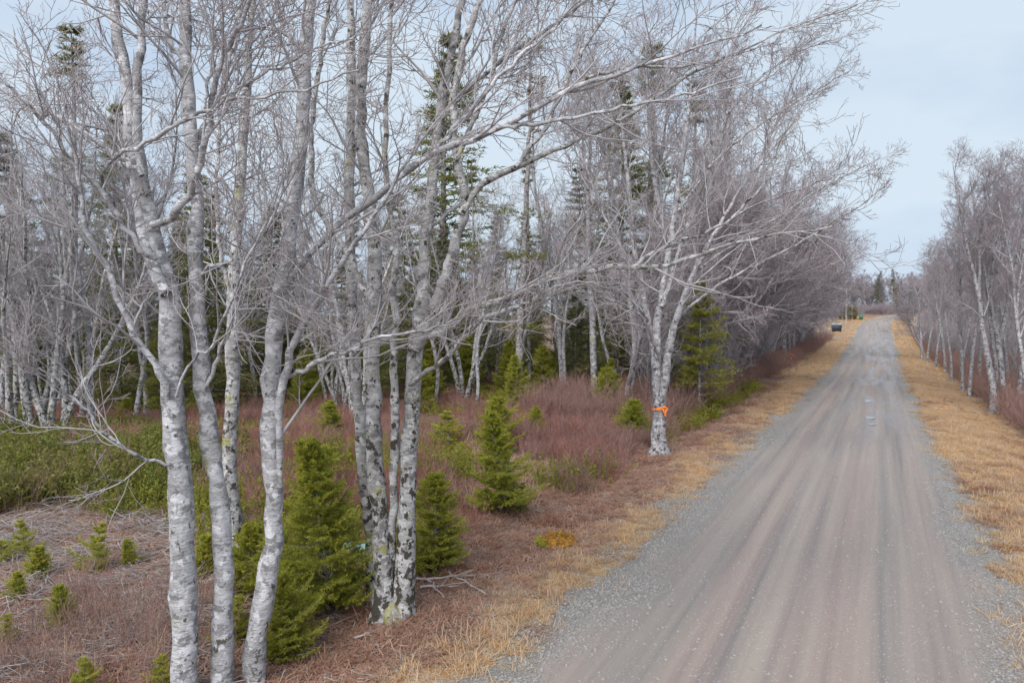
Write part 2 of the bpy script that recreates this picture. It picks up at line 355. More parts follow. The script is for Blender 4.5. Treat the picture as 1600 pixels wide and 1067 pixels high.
def r_attr(s, w, x, y):
    n = (fbm(x, y, 0.8, 60) - 0.5)
    sh = np.clip(1 - sstep(-3.65, -2.9, w + 1.2 * n) + sstep(0.9, 1.6, w + 1.0 * n), 0, 1)
    return {'rc': ('FLOAT_VECTOR', np.stack([s, w, 0 * s], -1)), 'shoulder': ('FLOAT', sh),
            'wet': ('FLOAT', sstep(8, 40, s) * (0.55 + 0.45 * sstep(-2.5, 0, w)) * (1 - sstep(150, 190, s)))}
RS = graded(-30, 420, 3, [(-30, 2, 1.5), (2, 40, 0.16), (40, 80, 0.4), (80, 240, 1.2)])
RV = np.linspace(-5.2, 2.6, 66)
road_o = sheet('road', RS, RV, road_z, MATS['gravel_road'], r_attr, True)
tag(road_o, 'grey-tan gravel road with tyre tracks rising to a bend', 'road', kind='structure')
def driveway(s0, width, v0, v1, label):
    o = sheet('driveway', np.linspace(s0 - width / 2, s0 + width / 2, 12), np.linspace(v0, v1, 14),
              lambda s, w, x, y: np.maximum(terr(x, y), profile(s)) + 0.06 - 0.1 * sstep(0.75, 1.0, np.abs(s - s0) / width * 2), MATS['gravel_road'], r_attr, True)
    tag(o, label, 'driveway', kind='structure')
driveway(131, 3.6, -10.5, -3.7, 'short grey gravel driveway spur crossing the straw verge')
driveway(164, 4.0, -15.0, -3.7, 'grey gravel driveway beside the dark waste bin')

# puddles on the worn right-hand track
def puddle(px, py, a, b):
    x, y = ground(px, py); s, v = sv(x, y); w = v
    n = 26; th = np.arange(n) * 2 * math.pi / n
    r = 1 + 0.35 * (vn(np.cos(th) * 2 + px, np.sin(th) * 2, 1.0, 5) - 0.5)
    ss = s + np.cos(th) * a * r; vv = w + np.sin(th) * b * r
    xx, yy = xy(ss, vv); zz = profile(ss) + float(np.max(road_z(ss, vv, xx, yy) - profile(ss))) + 0.004
    cx, cy = xy(s, w); Vt = np.concatenate([np.stack([xx, yy, zz], 1), [[cx, cy, zz.mean() + 0.001]]])
    o = link('puddle', mesh_from('puddle', Vt, [np.array([[(i + 1) % n, i, n] for i in range(n)])[:, ::-1]], MATS['puddle_water']))
    return o
for px, py, a, b, lb in [(1359, 662, 0.55, 0.20, 'small round puddle shining on the worn wheel track'), (1362, 672, 0.3, 0.16, 'smaller puddle just below the round one in the wheel track'),
                     (1356, 634, 0.7, 0.16, 'narrow puddle above the round one in the wheel track')]:
    tag(puddle(px, py, a, b), lb, 'puddle', 'puddles on the gravel road', 'structure')

# ------------------------------------------------------------------ branch generator
def smooth_poly(pts, k):
    pts = np.asarray(pts, float); n = len(pts)
    P = np.concatenate([2 * pts[:1] - pts[1:2], pts, 2 * pts[-1:] - pts[-2:-1]])
    out = []
    for i in range(n - 1):
        p0, p1, p2, p3 = P[i:i + 4]
        for q in np.linspace(0, 1, 12, endpoint=False):
            out.append(0.5 * (2 * p1 + (p2 - p0) * q + (2 * p0 - 5 * p1 + 4 * p2 - p3) * q * q + (3 * p1 - p0 - 3 * p2 + p3) * q ** 3))
    out.append(pts[-1]); out = np.array(out)
    L = np.concatenate([[0], np.cumsum(np.linalg.norm(np.diff(out[:, :3], axis=0), axis=1))])
    return np.stack([np.interp(np.linspace(0, L[-1], k), L, out[:, c]) for c in range(out.shape[1])], 1)
def spawn(g, P, R, per, t0, t1, ang, length, k, up=0.05, gnarl=0.12, rfac=0.55, rtip=0.003, bias=(0, 0, 0), rmax=1.0, falloff=0.45, jang=10.0):
    n, kp, _ = P.shape; N = n * per
    t = (t0 + (t1 - t0) * ((np.arange(per)[None] + g.random((n, per))) / per)).ravel()
    pi = np.repeat(np.arange(n), per); f = t * (kp - 1); i0 = np.minimum(f.astype(int), kp - 2); fr = (f - i0)[:, None]
    A, B = P[pi, i0], P[pi, i0 + 1]; pos = A + (B - A) * fr
    T = B - A; T /= np.linalg.norm(T, axis=1, keepdims=True) + 1e-9
    r0 = R[pi, i0] * (1 - fr[:, 0]) + R[pi, i0 + 1] * fr[:, 0]
    rv = g.normal(size=(N, 3)); U = np.cross(T, rv); U /= np.linalg.norm(U, axis=1, keepdims=True) + 1e-9
    a = np.radians(ang + g.normal(size=N) * jang)[:, None]
    D = np.cos(a) * T + np.sin(a) * U + np.asarray(bias)[None]
    D /= np.linalg.norm(D, axis=1, keepdims=True) + 1e-9
    L = (length[0] + (length[1] - length[0]) * g.random(N)) * (1 - falloff * (t - t0) / max(t1 - t0, 1e-6))
    C = np.empty((N, k, 3)); C[:, 0] = pos; st = (L / (k - 1))[:, None]
    for j in range(1, k):
        D = D + gnarl * g.normal(size=(N, 3)); D[:, 2] += up; D /= np.linalg.norm(D, axis=1, keepdims=True) + 1e-9
        C[:, j] = C[:, j - 1] + D * st
    rb = np.minimum(np.minimum(r0 * rfac, rmax), 0.005 + L * 0.012)
    rb = np.maximum(rb, rtip)
    RR = rb[:, None] * (1 - np.linspace(0, 1, k))[None] ** 0.8 + rtip * np.linspace(0, 1, k)[None] ** 0.8
    return C, RR
def stem_line(g, p0, d0, L, r0, r1, k=18, gnarl=0.06, up=0.03):
    P = [np.array(p0, float)]; d = np.array(d0, float)
    for j in range(k - 1):
        d = d / np.linalg.norm(d); P.append(P[-1] + d * L / (k - 1)); d = d + g.normal(size=3) * gnarl; d[2] += up
    t = np.linspace(0, 1, k); R = r0 * (1 - t) ** 0.75 + r1; R = R * (1 + 0.45 * np.exp(-t * L / 0.22))
    return np.array(P), R
def bare_tree(seed, stems, l1, l2, l3, l4, twig='twig_grey', bark='bark_woods', tips=0.004, bias=(0, 0, 0), sides=7):
    """stems: list of (P,R). l1..l4: dict(per, t0, t1, ang, length, up, gnarl). Returns three meshes."""
    g = np.random.default_rng(seed); tr, br, tw = Soup(), Soup(), Soup()
    L1 = []
    for P, R in stems:
        tr.tubes(P, R, sides, 0.05, True, g)
        L1.append(spawn(g, P[None], R[None], l1['per'], l1['t0'], l1['t1'], l1['ang'], l1['length'], 9, l1['up'], l1['gnarl'], 0.5, tips * 1.5, bias, 0.07, l1.get('fo', 0.5)))
    P1 = np.concatenate([a for a, b in L1]); R1 = np.concatenate([b for a, b in L1]); br.tubes(P1, R1, 5)
    P2, R2 = spawn(g, P1, R1, l2['per'], 0.15, 1, l2['ang'], l2['length'], 6, l2['up'], l2['gnarl'], 0.62, tips * 1.2, bias); br.tubes(P2, R2, 4)
    P3, R3 = spawn(g, P2, R2, l3['per'], 0.15, 1, l3['ang'], l3['length'], 4, l3['up'], l3['gnarl'], 0.7, tips); tw.tubes(P3, R3, 3)
    if l4['per']:
        P4, R4 = spawn(g, P3, R3, l4['per'], 0.2, 1, l4['ang'], l4['length'], 3, l4['up'], l4['gnarl'], 0.8, tips * 0.85); tw.tubes(P4, R4, 3)
    return tr.mesh('trunk', MATS[bark]), br.mesh('branches', MATS['branch_grey']), tw.mesh('twigs', MATS[twig])
def plant(proto, name, label, cat, x, y, rz=0.0, sc=1.0, group=None, dz=-0.08, tilt=(0, 0), zs=1.0):
    """a thing whose parts share the prototype's mesh data"""
    o = thing(name, label, cat, (x, y, gz(x, y) + dz), rz, group); o.scale = (sc, sc, sc * zs); o.rotation_euler = (tilt[0], tilt[1], rz)
    for me in proto:
        link(me.name.split('.')[0], me, o)
    return o

def lv(per, ang, length, up, gnarl, t0=0.3, t1=1.0, **k):
    return dict(per=per, ang=ang, length=length, up=up, gnarl=gnarl, t0=t0, t1=t1, **k)
PROTO = {}
def make_protos():
    for q in range(4):                                             # tall slim woods trees
        g = np.random.default_rng(100 + q); H = [13.5, 12.0, 14.5, 11.0][q]
        st = [stem_line(g, (0, 0, 0), (g.normal() * 0.06, g.normal() * 0.06, 1), H, [0.13, 0.11, 0.15, 0.10][q], 0.012, 18, 0.07, 0.05)]
        if q in (1, 2):
            P, R = st[0]; i = 6 + q; d = np.array([g.normal(), g.normal(), 2.6])
            st.append(stem_line(g, P[i], d, H * 0.6, R[i] * 0.75, 0.01, 14, 0.07, 0.06))
        PROTO['woods%d' % q] = bare_tree(200 + q, st, lv(14, 46, (1.4, 3.0), 0.12, 0.13, 0.28), lv(6, 42, (0.7, 1.5), 0.08, 0.16), lv(5, 42, (0.3, 0.7), 0.05, 0.18), lv(2, 40, (0.15, 0.35), 0.04, 0.2), tips=0.0042)
    for q in range(3):                                             # clumps of several stems
        g = np.random.default_rng(130 + q); st = []
        for j in range(4):
            a = j * 1.7 + q; r = 0.22; H = 8.5 + 4 * g.random()
            st.append(stem_line(g, (math.cos(a) * r, math.sin(a) * r, 0), (math.cos(a) * 0.22, math.sin(a) * 0.22, 1), H, 0.085 + 0.055 * g.random(), 0.010, 18, 0.07, 0.035))
        PROTO['clump%d' % q] = bare_tree(230 + q, st, lv(10, 45, (1.2, 2.8), 0.08, 0.14, 0.28), lv(6, 42, (0.6, 1.3), 0.06, 0.17), lv(5, 42, (0.3, 0.6), 0.05, 0.18), lv(2, 40, (0.14, 0.32), 0.04, 0.2), tips=0.0042, bark='bark_blotched')
    for q in range(3):                                             # spreading roadside trees leaning to +X
        g = np.random.default_rng(150 + q); H = [10.5, 9.5, 11.5][q]
        P, R = stem_line(g, (0, 0, 0), (0.06, 0, 1), H, 0.16, 0.012, 18, 0.07, 0.03); st = [(P, R)]
        for j in range(3):
            i = 3 + j; st.append(stem_line(g, P[i], (0.9 * g.random() + 0.2, g.normal() * 0.6, 1.2), H * 0.62, R[i] * 0.6, 0.01, 14, 0.08, 0.03))
        PROTO['road%d' % q] = bare_tree(250 + q, st, lv(11, 52, (1.8, 3.8), 0.05, 0.14, 0.22), lv(7, 42, (0.8, 1.6), 0.05, 0.16), lv(6, 42, (0.35, 0.75), 0.05, 0.18), lv(3, 40, (0.16, 0.36), 0.04, 0.2), tips=0.005, bias=(0.16, 0, 0), twig='twig_mauve')
    for q in range(3):                                             # straight verge trees, pale trunks and steep boughs
        g = np.random.default_rng(160 + q); st = [stem_line(g, (0, 0, 0), (g.normal() * 0.03, g.normal() * 0.03, 1), 13.5 - q, 0.165 - 0.025 * q, 0.012, 18, 0.045, 0.05)]
        P, R = st[0]; st.append(stem_line(g, P[8], (g.normal() * 0.3, g.normal() * 0.3, 1.6), 6.0, R[8] * 0.7, 0.01, 12, 0.06, 0.06))
        PROTO['verge%d' % q] = bare_tree(260 + q, st, lv(13, 40, (1.5, 3.2), 0.12, 0.12, 0.32), lv(7, 40, (0.7, 1.5), 0.08, 0.15), lv(6, 42, (0.3, 0.7), 0.06, 0.18), lv(3, 40, (0.15, 0.35), 0.04, 0.2), tips=0.0046, twig='twig_mauve', bark='bark_woods')
    for q in range(2):                                             # alder thicket: many whips from one root
        g = np.random.default_rng(170 + q); st = []
        for j in range(11):
            a = g.random() * 6.28; r = 0.35 * g.random()
            st.append(stem_line(g, (math.cos(a) * r, math.sin(a) * r, 0), (math.cos(a) * 0.3 + 0.1, math.sin(a) * 0.3, 1), 3.6 + 2.6 * g.random(), 0.03, 0.006, 12, 0.07, 0.02))
        PROTO['alder%d' % q] = bare_tree(270 + q, st, lv(9, 35, (0.7, 1.7), 0.06, 0.1, 0.2), lv(5, 35, (0.35, 0.8), 0.05, 0.13), lv(4, 38, (0.15, 0.4), 0.04, 0.16), lv(0, 0, (0, 0), 0, 0), tips=0.005, twig='twig_mauve', bark='branch_grey', sides=5)

def make_far():
    for q in range(2):
        g = np.random.default_rng(190 + q); P, R = stem_line(g, (0, 0, 0), (0.03, 0, 1), 9.5 + q, 0.17, 0.02, 12, 0.06, 0.03); st = [(P, R)]
        for j in range(2): st.append(stem_line(g, P[3 + j], (g.normal(), g.normal(), 2.0), 6.0, R[3] * 0.7, 0.02, 10, 0.07, 0.03))
        PROTO['far%d' % q] = bare_tree(290 + q, st, lv(11, 48, (1.6, 3.2), 0.07, 0.13, 0.12), lv(6, 42, (0.8, 1.5), 0.06, 0.16), lv(6, 42, (0.4, 0.9), 0.05, 0.18), lv(0, 0, (0, 0), 0, 0), tips=0.017, twig='twig_mauve')
# ------------------------------------------------------------------ conifers
def needles(g, P, per, ln, wd, soup, lift=0.25, spread=0.75):
    n, k, _ = P.shape; N = n * per
    t = g.random(N) * (k - 1); pi = np.repeat(np.arange(n), per); i0 = np.minimum(t.astype(int), k - 2); fr = (t - i0)[:, None]
    A, B = P[pi, i0], P[pi, i0 + 1]; pos = A + (B - A) * fr; T = B - A; T /= np.linalg.norm(T, axis=1, keepdims=True) + 1e-9
    U = np.cross(T, g.normal(size=(N, 3))); U[:, 2] += lift; U /= np.linalg.norm(U, axis=1, keepdims=True) + 1e-9
    D = T * (1 - spread * 0.5) + U * spread; D /= np.linalg.norm(D, axis=1, keepdims=True)
    S_ = np.cross(D, g.normal(size=(N, 3))); S_ /= np.linalg.norm(S_, axis=1, keepdims=True) + 1e-9
    L = ln * (0.6 + 0.6 * g.random(N))[:, None]
    V = np.stack([pos - S_ * wd / 2, pos + S_ * wd / 2, pos + D * L], 1).reshape(-1, 3)
    soup.add(V, None, np.arange(N * 3).reshape(-1, 3))
def conifer(seed, H, R0, nb, ntw, nn, nl, nw, mat, droop=0.0, h0=0.08, shape=0.8, r=0.05, gap=0.0, bark='bark_spruce', tipup=0.08, twl=(0.22, 0.42), lean=0.0, whorls=0, lvar=0.5):
    g = np.random.default_rng(seed); tr, fo = Soup(), Soup()
    P, R = stem_line(g, (0, 0, 0), (lean, 0, 1), H, r, 0.004, 16, 0.015, 0.02); tr.tubes(P, R, 7, 0.04, True, g)
    hh = h0 + (1 - h0) * ((np.arange(nb) + g.random(nb)) / nb) ** 1.3; hh = np.minimum(hh, 0.985)
    if whorls: hh = np.clip(np.round(hh * whorls) / whorls + g.normal(size=nb) * 0.10 / whorls, h0 * 0.6, 0.985)
    if gap: hh = hh[(vn(hh * 9, hh * 0, 1.0, seed) > gap) | (hh > 0.93)]
    n = len(hh); az = np.arange(n) * 2.4 + g.normal(size=n) * 0.5
    Lb = R0 * (np.clip(1 - hh, 0.0, 1) ** shape * (1.12 - lvar + lvar * g.random(n)) * (0.88 + 0.24 * np.sin(az + seed)) + 0.035)
    Lb *= np.minimum(1, 0.55 + 2.2 * (hh - h0 + 0.1))
    base = np.stack([np.interp(hh, np.linspace(0, 1, 16), P[:, c]) for c in range(3)], 1)
    D = np.stack([np.cos(az), np.sin(az), np.full(n, 0.28 - droop) + 0.75 * hh ** 2 + 0.1 * g.normal(size=n)], 1)
    k = 6; B = np.empty((n, k, 3)); B[:, 0] = base
    for j in range(1, k):
        D /= np.linalg.norm(D, axis=1, keepdims=True); B[:, j] = B[:, j - 1] + D * (Lb / (k - 1))[:, None]
        D[:, 2] += (-droop * 0.8 if j < 3 else tipup * 1.6); D += g.normal(size=(n, 3)) * 0.06
    RB = (0.004 + 0.012 * Lb)[:, None] * np.linspace(1, 0.25, k)[None]; tr.tubes(B, RB, 4)
    # side twigs lie in the branch plane
    per = ntw; N = n * per; t = (0.12 + 0.88 * (np.arange(per)[None] + g.random((n, per))) / per).ravel(); pi = np.repeat(np.arange(n), per)
    f = t * (k - 1); i0 = np.minimum(f.astype(int), k - 2); fr = (f - i0)[:, None]; A, C = B[pi, i0], B[pi, i0 + 1]; pos = A + (C - A) * fr
    T = C - A; T /= np.linalg.norm(T, axis=1, keepdims=True) + 1e-9
    side = np.cross(T, np.array([0, 0, 1.0])); side /= np.linalg.norm(side, axis=1, keepdims=True) + 1e-9
    sg = np.where(np.arange(N) % 2 == 0, 1.0, -1.0)[:, None]
    D = T * 0.75 + side * sg * (0.5 + 0.4 * g.random((N, 1))); D[:, 2] += g.normal(size=N) * 0.22 + 0.04
    D /= np.linalg.norm(D, axis=1, keepdims=True)
    Lt = (Lb[pi] * (twl[0] + (twl[1] - twl[0]) * g.random(N)) * (1.15 - 0.7 * t) + nl * 1.5)[:, None]
    W = np.stack([pos, pos + D * Lt * 0.5, pos + D * Lt + np.array([0, 0, -droop * 0.3]) * Lt], 1)
    needles(g, W, nn, nl, nw, fo); needles(g, B[:, 2:], nn * 2, nl, nw, fo)
    needles(g, P[None][:, -3:], nn * 2, nl, nw, fo)
    tm = Soup(); tm.tubes(W, np.repeat(np.array([[0.0026, 0.002, 0.0012]]) * (1 + nw * 30), N, 0), 3)
    return tr.mesh('trunk', MATS[bark]), tm.mesh('twigs', MATS['twig_needle']), fo.mesh('needles', MATS[mat], False)
def make_conifers():
    PROTO['sap0'] = conifer(301, 2.6, 1.1, 150, 16, 34, 0.048, 0.0135, 'needle_young', 0.06, 0.06, 0.72, 0.028, whorls=15, lvar=0.75, tipup=0.12, lean=0.03)
    PROTO['sap1'] = conifer(302, 2.3, 1.0, 120, 16, 34, 0.048, 0.0135, 'needle_young', 0.02, 0.06, 0.6, 0.025, whorls=12, lvar=0.8, tipup=0.12, lean=-0.04)
    PROTO['sap4'] = conifer(306, 2.4, 1.15, 100, 18, 34, 0.048, 0.0135, 'needle_young', 0.05, 0.05, 0.85, 0.026, whorls=11, lvar=0.8, tipup=0.14, lean=0.05)
    PROTO['sap2'] = conifer(303, 1.15, 0.62, 80, 11, 28, 0.046, 0.013, 'needle_lime', -0.12, 0.04, 0.6, 0.016, whorls=8, lvar=0.8)
    PROTO['sap5'] = conifer(307, 1.2, 0.75, 42, 13, 26, 0.046, 0.012, 'needle_lime', -0.02, 0.04, 0.8, 0.016, whorls=6, lvar=0.9, tipup=0.15, lean=0.06)
    PROTO['sap3'] = conifer(304, 1.5, 0.85, 110, 13, 34, 0.048, 0.0135, 'needle_young', -0.05, 0.03, 0.45, 0.02, whorls=9, lvar=0.85)
    PROTO['fir0'] = conifer(310, 5.0, 1.7, 90, 15, 15, 0.095, 0.026, 'needle_fir', 0.10, 0.10, 0.6, 0.055, 0.22, whorls=12, lvar=0.8)
    PROTO['spruce0'] = conifer(320, 14.5, 3.1, 170, 14, 9, 0.17, 0.036, 'needle_dark', 0.22, 0.08, 1.0, 0.15, 0.22, lvar=0.85, whorls=34)
    PROTO['spruce1'] = conifer(321, 12.0, 3.0, 175, 14, 9, 0.17, 0.038, 'needle_dark', 0.25, 0.04, 1.05, 0.13, 0.16, lvar=0.85, whorls=30)
    PROTO['spruce3'] = conifer(323, 13.0, 2.9, 170, 14, 10, 0.16, 0.036, 'needle_spire', 0.24, 0.03, 1.0, 0.14, 0.18, lvar=0.85, whorls=32)
    PROTO['spruce2'] = conifer(322, 16.0, 2.7, 150, 13, 8, 0.15, 0.032, 'needle_olive', 0.28, 0.15, 0.95, 0.16, 0.34, lvar=0.9, whorls=36)
make_protos(); make_far(); make_conifers()

# ------------------------------------------------------------------ the trees of the verge, stem by stem
def traced(pts, Y0, Y1, k, g, wob=0.012, taper_tip=None):
    """pts: (px, py, width in px); depth runs from Y0 to Y1. A 3-D stem of its own thickness"""
    n = len(pts); out = []
    for i, (px, py, w) in enumerate(pts):
        Y = Y0 + (Y1 - Y0) * i / max(1, n - 1); p = at(px, py, Y); out.append([*p, w / 2 / FPX * Y])
    A = smooth_poly(out, k); A[1:-1, :3] += g.normal(size=(k - 2, 3)) * wob
    return A[:, :3], np.maximum(A[:, 3], 0.004)
def hero(name, label, base, stems, limbs, seed, bark, n2=9, n3=6, n4=4, stem_t0=0.5, stem_n=8, group=None, tips=0.0032, bias=(0.05, 0, 0), moss=None, l1=(1.0, 2.6), sides=14, stemname='trunk', knots=(), roots=0, rootr=0.2):
    g = np.random.default_rng(seed); b = np.array([base[0], base[1], gz(*base)])
    o = thing(name, label, 'tree', tuple(b), 0, group); br, tw = Soup(), Soup(); allP1, allR1 = [], []
    for i, (pts, Y0, Y1, *ex) in enumerate(stems):
        P, R = traced(pts, Y0, Y1, 44, g); s_ = Soup(); zz = np.maximum(P[:, 2] - b[2], 0)
        R = R * (1 + 0.06 * g.normal(size=44)) * (1 + (ex[1] if len(ex) > 1 else 0.0) * np.exp(-zz / 0.22))
        for (kx, kr, kw) in (knots if i == 0 else ()):
            R = R * (1 + kr * np.exp(-((zz - kx) / kw) ** 2))
        s_.tubes(P - b, R, sides, 0.035, True, g)
        link(stemname, s_.mesh(stemname, MATS[ex[0] if ex and ex[0] else bark]), o)
        c = spawn(g, P[None], R[None], stem_n, stem_t0, 0.98, 46, l1, 10, 0.06, 0.11, 0.42, tips * 1.6, bias, 0.035, 0.4); allP1.append(c[0]); allR1.append(c[1])
    lp, lr = [], []
    for pts, Y0, Y1 in limbs:
        P, R = traced(pts, Y0, Y1, 26, g, 0.015); R = R * 0.84 * (1 + 0.05 * g.normal(size=26)); s_ = Soup(); s_.tubes(P - b, R, 9, 0.04, True, g)
        link('limb', s_.mesh('limb', MATS[bark]), o); lp.append(P); lr.append(R)
    if lp:
        LP, LR = np.array(lp), np.array(lr)
        c = spawn(g, LP, LR, 9, 0.12, 1.0, 40, (0.7, 1.9), 10, 0.045, 0.12, 0.5, tips * 1.5, bias, 0.03, 0.35); allP1.append(c[0]); allR1.append(c[1])
    P1, R1 = np.concatenate(allP1), np.concatenate(allR1); br.tubes(P1 - b, R1, 5)
    P2, R2 = spawn(g, P1, R1, n2, 0.12, 1, 42, (0.4, 1.0), 7, 0.06, 0.13, 0.62, tips * 1.2, bias); br.tubes(P2 - b, R2, 4)
    P3, R3 = spawn(g, P2, R2, n3, 0.15, 1, 42, (0.18, 0.48), 5, 0.06, 0.15, 0.75, tips); tw.tubes(P3 - b, R3, 3)
    if n4:
        P4, R4 = spawn(g, P3, R3, n4, 0.25, 1, 40, (0.06, 0.2), 3, 0.06, 0.18, 0.85, tips * 0.85); tw.tubes(P4 - b, R4, 3)
    for i in range(roots):
        a = i * 6.283 / roots + g.normal() * 0.3; d = np.array([math.cos(a), math.sin(a)]); L = rootr * (0.9 + 1.3 * g.random()); q = np.linspace(0, 1, 7)
        XY = b[:2] + d * (rootr * 0.45 + q[:, None] * L) + np.cumsum(g.normal(size=(7, 2)) * 0.02, 0); Zr = np.array([gz(*p_) for p_ in XY]) + rootr * 1.1 * (1 - q) ** 2.5 - 0.03 - 0.10 * q
        s_ = Soup(); s_.tubes(np.concatenate([XY, Zr[:, None]], 1) - b, rootr * 0.42 * (1 - 0.8 * q) + 0.006, 8, 0.08, True, g); link('root', s_.mesh('root', MATS['bark_mossy']), o)
    link('branches', br.mesh('branches', MATS['branch_grey']), o); link('twigs', tw.mesh('twigs', MATS['twig_grey']), o)
    print(name, 'tris', br.tris() + tw.tris())
    return o

Yl = 7.6
hero('bare_maple_tree', 'thick pale-barked bare tree with a crooked elbow and long twisting limbs', ground(291, 1105)[:2],
     [([(291, 1120, 46), (289, 1067, 42), (287, 960, 40), (284, 850, 38), (280, 750, 35), (273, 650, 34), (268, 560, 34), (266, 490, 32), (263, 455, 30), (256, 422, 27), (246, 394, 24), (237, 360, 21), (230, 310, 19), (221, 262, 17), (214, 188, 15), (217, 130, 13), (221, 56, 12), (226, -60, 10), (240, -260, 7), (262, -480, 3)], Yl, Yl + 0.6)],
     [([(260, 460, 22), (240, 405, 23), (218, 340, 23), (206, 235, 21), (202, 150, 21), (188, 75, 20), (177, 0, 19), (165, -120, 15), (160, -380, 7)], Yl + 0.05, Yl + 1.4),
      ([(238, 352, 13), (266, 338, 15), (284, 318, 15), (297, 298, 14), (309, 262, 13), (322, 205, 11), (336, 130, 10), (362, 60, 9), (380, 28, 8), (405, -60, 5)], Yl, Yl - 0.7),
      ([(262, 620, 11), (247, 580, 12), (214, 534, 12), (190, 478, 11), (166, 420, 10), (140, 370, 9), (128, 320, 8), (118, 250, 6), (96, 150, 4)], Yl, Yl - 0.6),
      ([(244, 405, 10), (221, 390, 10), (183, 340, 9), (162, 302, 9), (110, 252, 7), (76, 196, 7), (48, 172, 6), (20, 140, 5), (-40, 90, 4)], Yl, Yl - 1.0),
      ([(222, 275, 10), (204, 258, 11), (165, 232, 10), (124, 203, 10), (92, 184, 9), (50, 168, 7), (-30, 120, 5)], Yl + 0.1, Yl + 0.7),
      ([(181, 338, 7), (161, 290, 7), (166, 258, 7), (188, 240, 8), (218, 232, 8), (246, 213, 8), (278, 195, 8), (320, 174, 7), (362, 159, 6), (414, 153, 5), (500, 131, 4), (560, 110, 3)], Yl - 0.2, Yl - 0.9),
      ([(320, 174, 6), (327, 120, 6), (338, 60, 5), (358, 0, 4), (370, -60, 3)], Yl - 0.5, Yl - 0.5),
      ([(330, 170, 5), (372, 140, 5), (412, 116, 5), (500, 77, 4), (580, 50, 3)], Yl - 0.5, Yl - 0.2),
      ([(268, 726, 6), (240, 719, 6), (215, 711, 6), (184, 695, 5), (150, 661, 5), (105, 612, 4), (60, 575, 3)], Yl, Yl - 0.8),
      ([(275, 620, 5), (300, 560, 5), (330, 545, 6), (352, 490, 5), (390, 400, 5), (420, 330, 4), (450, 240, 3)], Yl - 0.1, Yl - 0.7)],
     401, 'bark_grey', n2=5, n3=4, n4=2, stem_t0=0.62, stem_n=8, tips=0.0025, bias=(0, 0, 0.03), l1=(0.7, 1.7), knots=((1.1, 0.08, 0.15),))
hero('bare_maple_tree', 'straight grey bare tree with a moss-streaked top between two paler stems', ground(347, 1085)[:2],
     [([(347, 1110, 36), (347, 1067, 33), (349, 960, 31), (348, 880, 30), (344, 800, 29), (333, 725, 29), (322, 640, 26), (312, 560, 24), (308, 462, 23), (307, 387, 23), (303, 280, 21), (297, 200, 20), (293, 120, 18), (289, 0, 16), (285, -150, 12), (275, -420, 4)], 7.9, 8.3)],
     [([(307, 430, 8), (335, 415, 7), (372, 410, 6), (410, 395, 6), (432, 350, 4)], 8.1, 7.8),
      ([(320, 610, 7), (340, 560, 8), (362, 505, 7), (376, 440, 7), (398, 385, 6), (424, 350, 5), (455, 250, 4)], 8.0, 7.6),
      ([(300, 235, 9), (325, 190, 9), (352, 130, 8), (370, 40, 7), (390, -60, 5)], 8.2, 8.6),
      ([(300, 120, 7), (265, 60, 7), (250, -40, 5)], 8.2, 8.8)],
     402, 'bark_grey', n2=5, n3=4, n4=2, stem_t0=0.6, stem_n=8, tips=0.0025, bias=(0, 0, 0.03), l1=(0.7, 1.7))
hero('bare_maple_tree', 'bare tree with a burl bulging at its foot and a sinuous pale trunk', ground(398, 1075)[:2],
     [([(397, 1100, 32), (397, 1067, 30), (396, 1023, 31), (407, 967, 29), (414, 905, 31), (427, 840, 27), (425, 780, 28), (424, 705, 28), (424, 612, 28), (428, 530, 26), (434, 480, 27), (446, 425, 26), (451, 369, 25), (457, 330, 24), (466, 255, 23), (472, 187, 22), (476, 75, 21), (487, -10, 18), (495, -160, 14), (520, -420, 5)], 8.1, 8.7)],
     [([(437, 760, 11), (438, 680, 13), (440, 605, 15), (449, 580, 15), (457, 540, 14), (488, 485, 12), (524, 429, 10), (572, 354, 8), (615, 290, 6), (660, 200, 4)], 8.15, 7.6),
      ([(447, 445, 12), (486, 396, 13), (550, 334, 13), (599, 296, 13), (670, 247, 13), (730, 225, 12), (775, 202, 11), (900, 139, 9), (1000, 106, 7), (1100, 72, 5), (1190, 40, 3)], 8.3, 8.2),
      ([(448, 590, 8), (480, 574, 8), (512, 556, 8), (550, 545, 7), (590, 528, 6), (670, 515, 5), (730, 490, 3)], 8.1, 7.5),
      ([(475, 80, 9), (440, 40, 8), (425, -60, 6)], 8.5, 9.2),
      ([(670, 247, 8), (720, 190, 8), (790, 110, 7), (870, 40, 5), (920, -20, 4)], 8.25, 8.6),
      ([(775, 202, 7), (850, 190, 7), (960, 170, 6), (1060, 150, 5), (1160, 120, 3)], 8.2, 7.9)],
     403, 'bark_grey', n2=5, n3=4, n4=2, stem_t0=0.62, stem_n=8, tips=0.0025, bias=(0.03, 0, 0.03), l1=(0.7, 1.7), knots=((0.35, 0.35, 0.07), (0.9, 0.22, 0.09)))
hero('bare_maple_tree', 'dark-blotched bare tree standing close behind the straight mossy-topped one', ground(362, 847)[:2],
     [([(362, 852, 34), (360, 780, 26), (358, 720, 24), (363, 612, 22), (364, 500, 20), (366, 425, 18), (374, 300, 16), (384, 150, 13), (394, 0, 10), (400, -160, 6)], 13.2, 13.6, None, 0.4)],
     [([(364, 470, 8), (345, 400, 8), (338, 300, 7), (344, 180, 5)], 13.4, 13.9)], 404, 'bark_blotched', n2=6, n3=5, n4=2, stem_t0=0.45, stem_n=9, tips=0.0036, roots=5, rootr=0.15)
Yc = 9.9
bc = ground(612, 966)
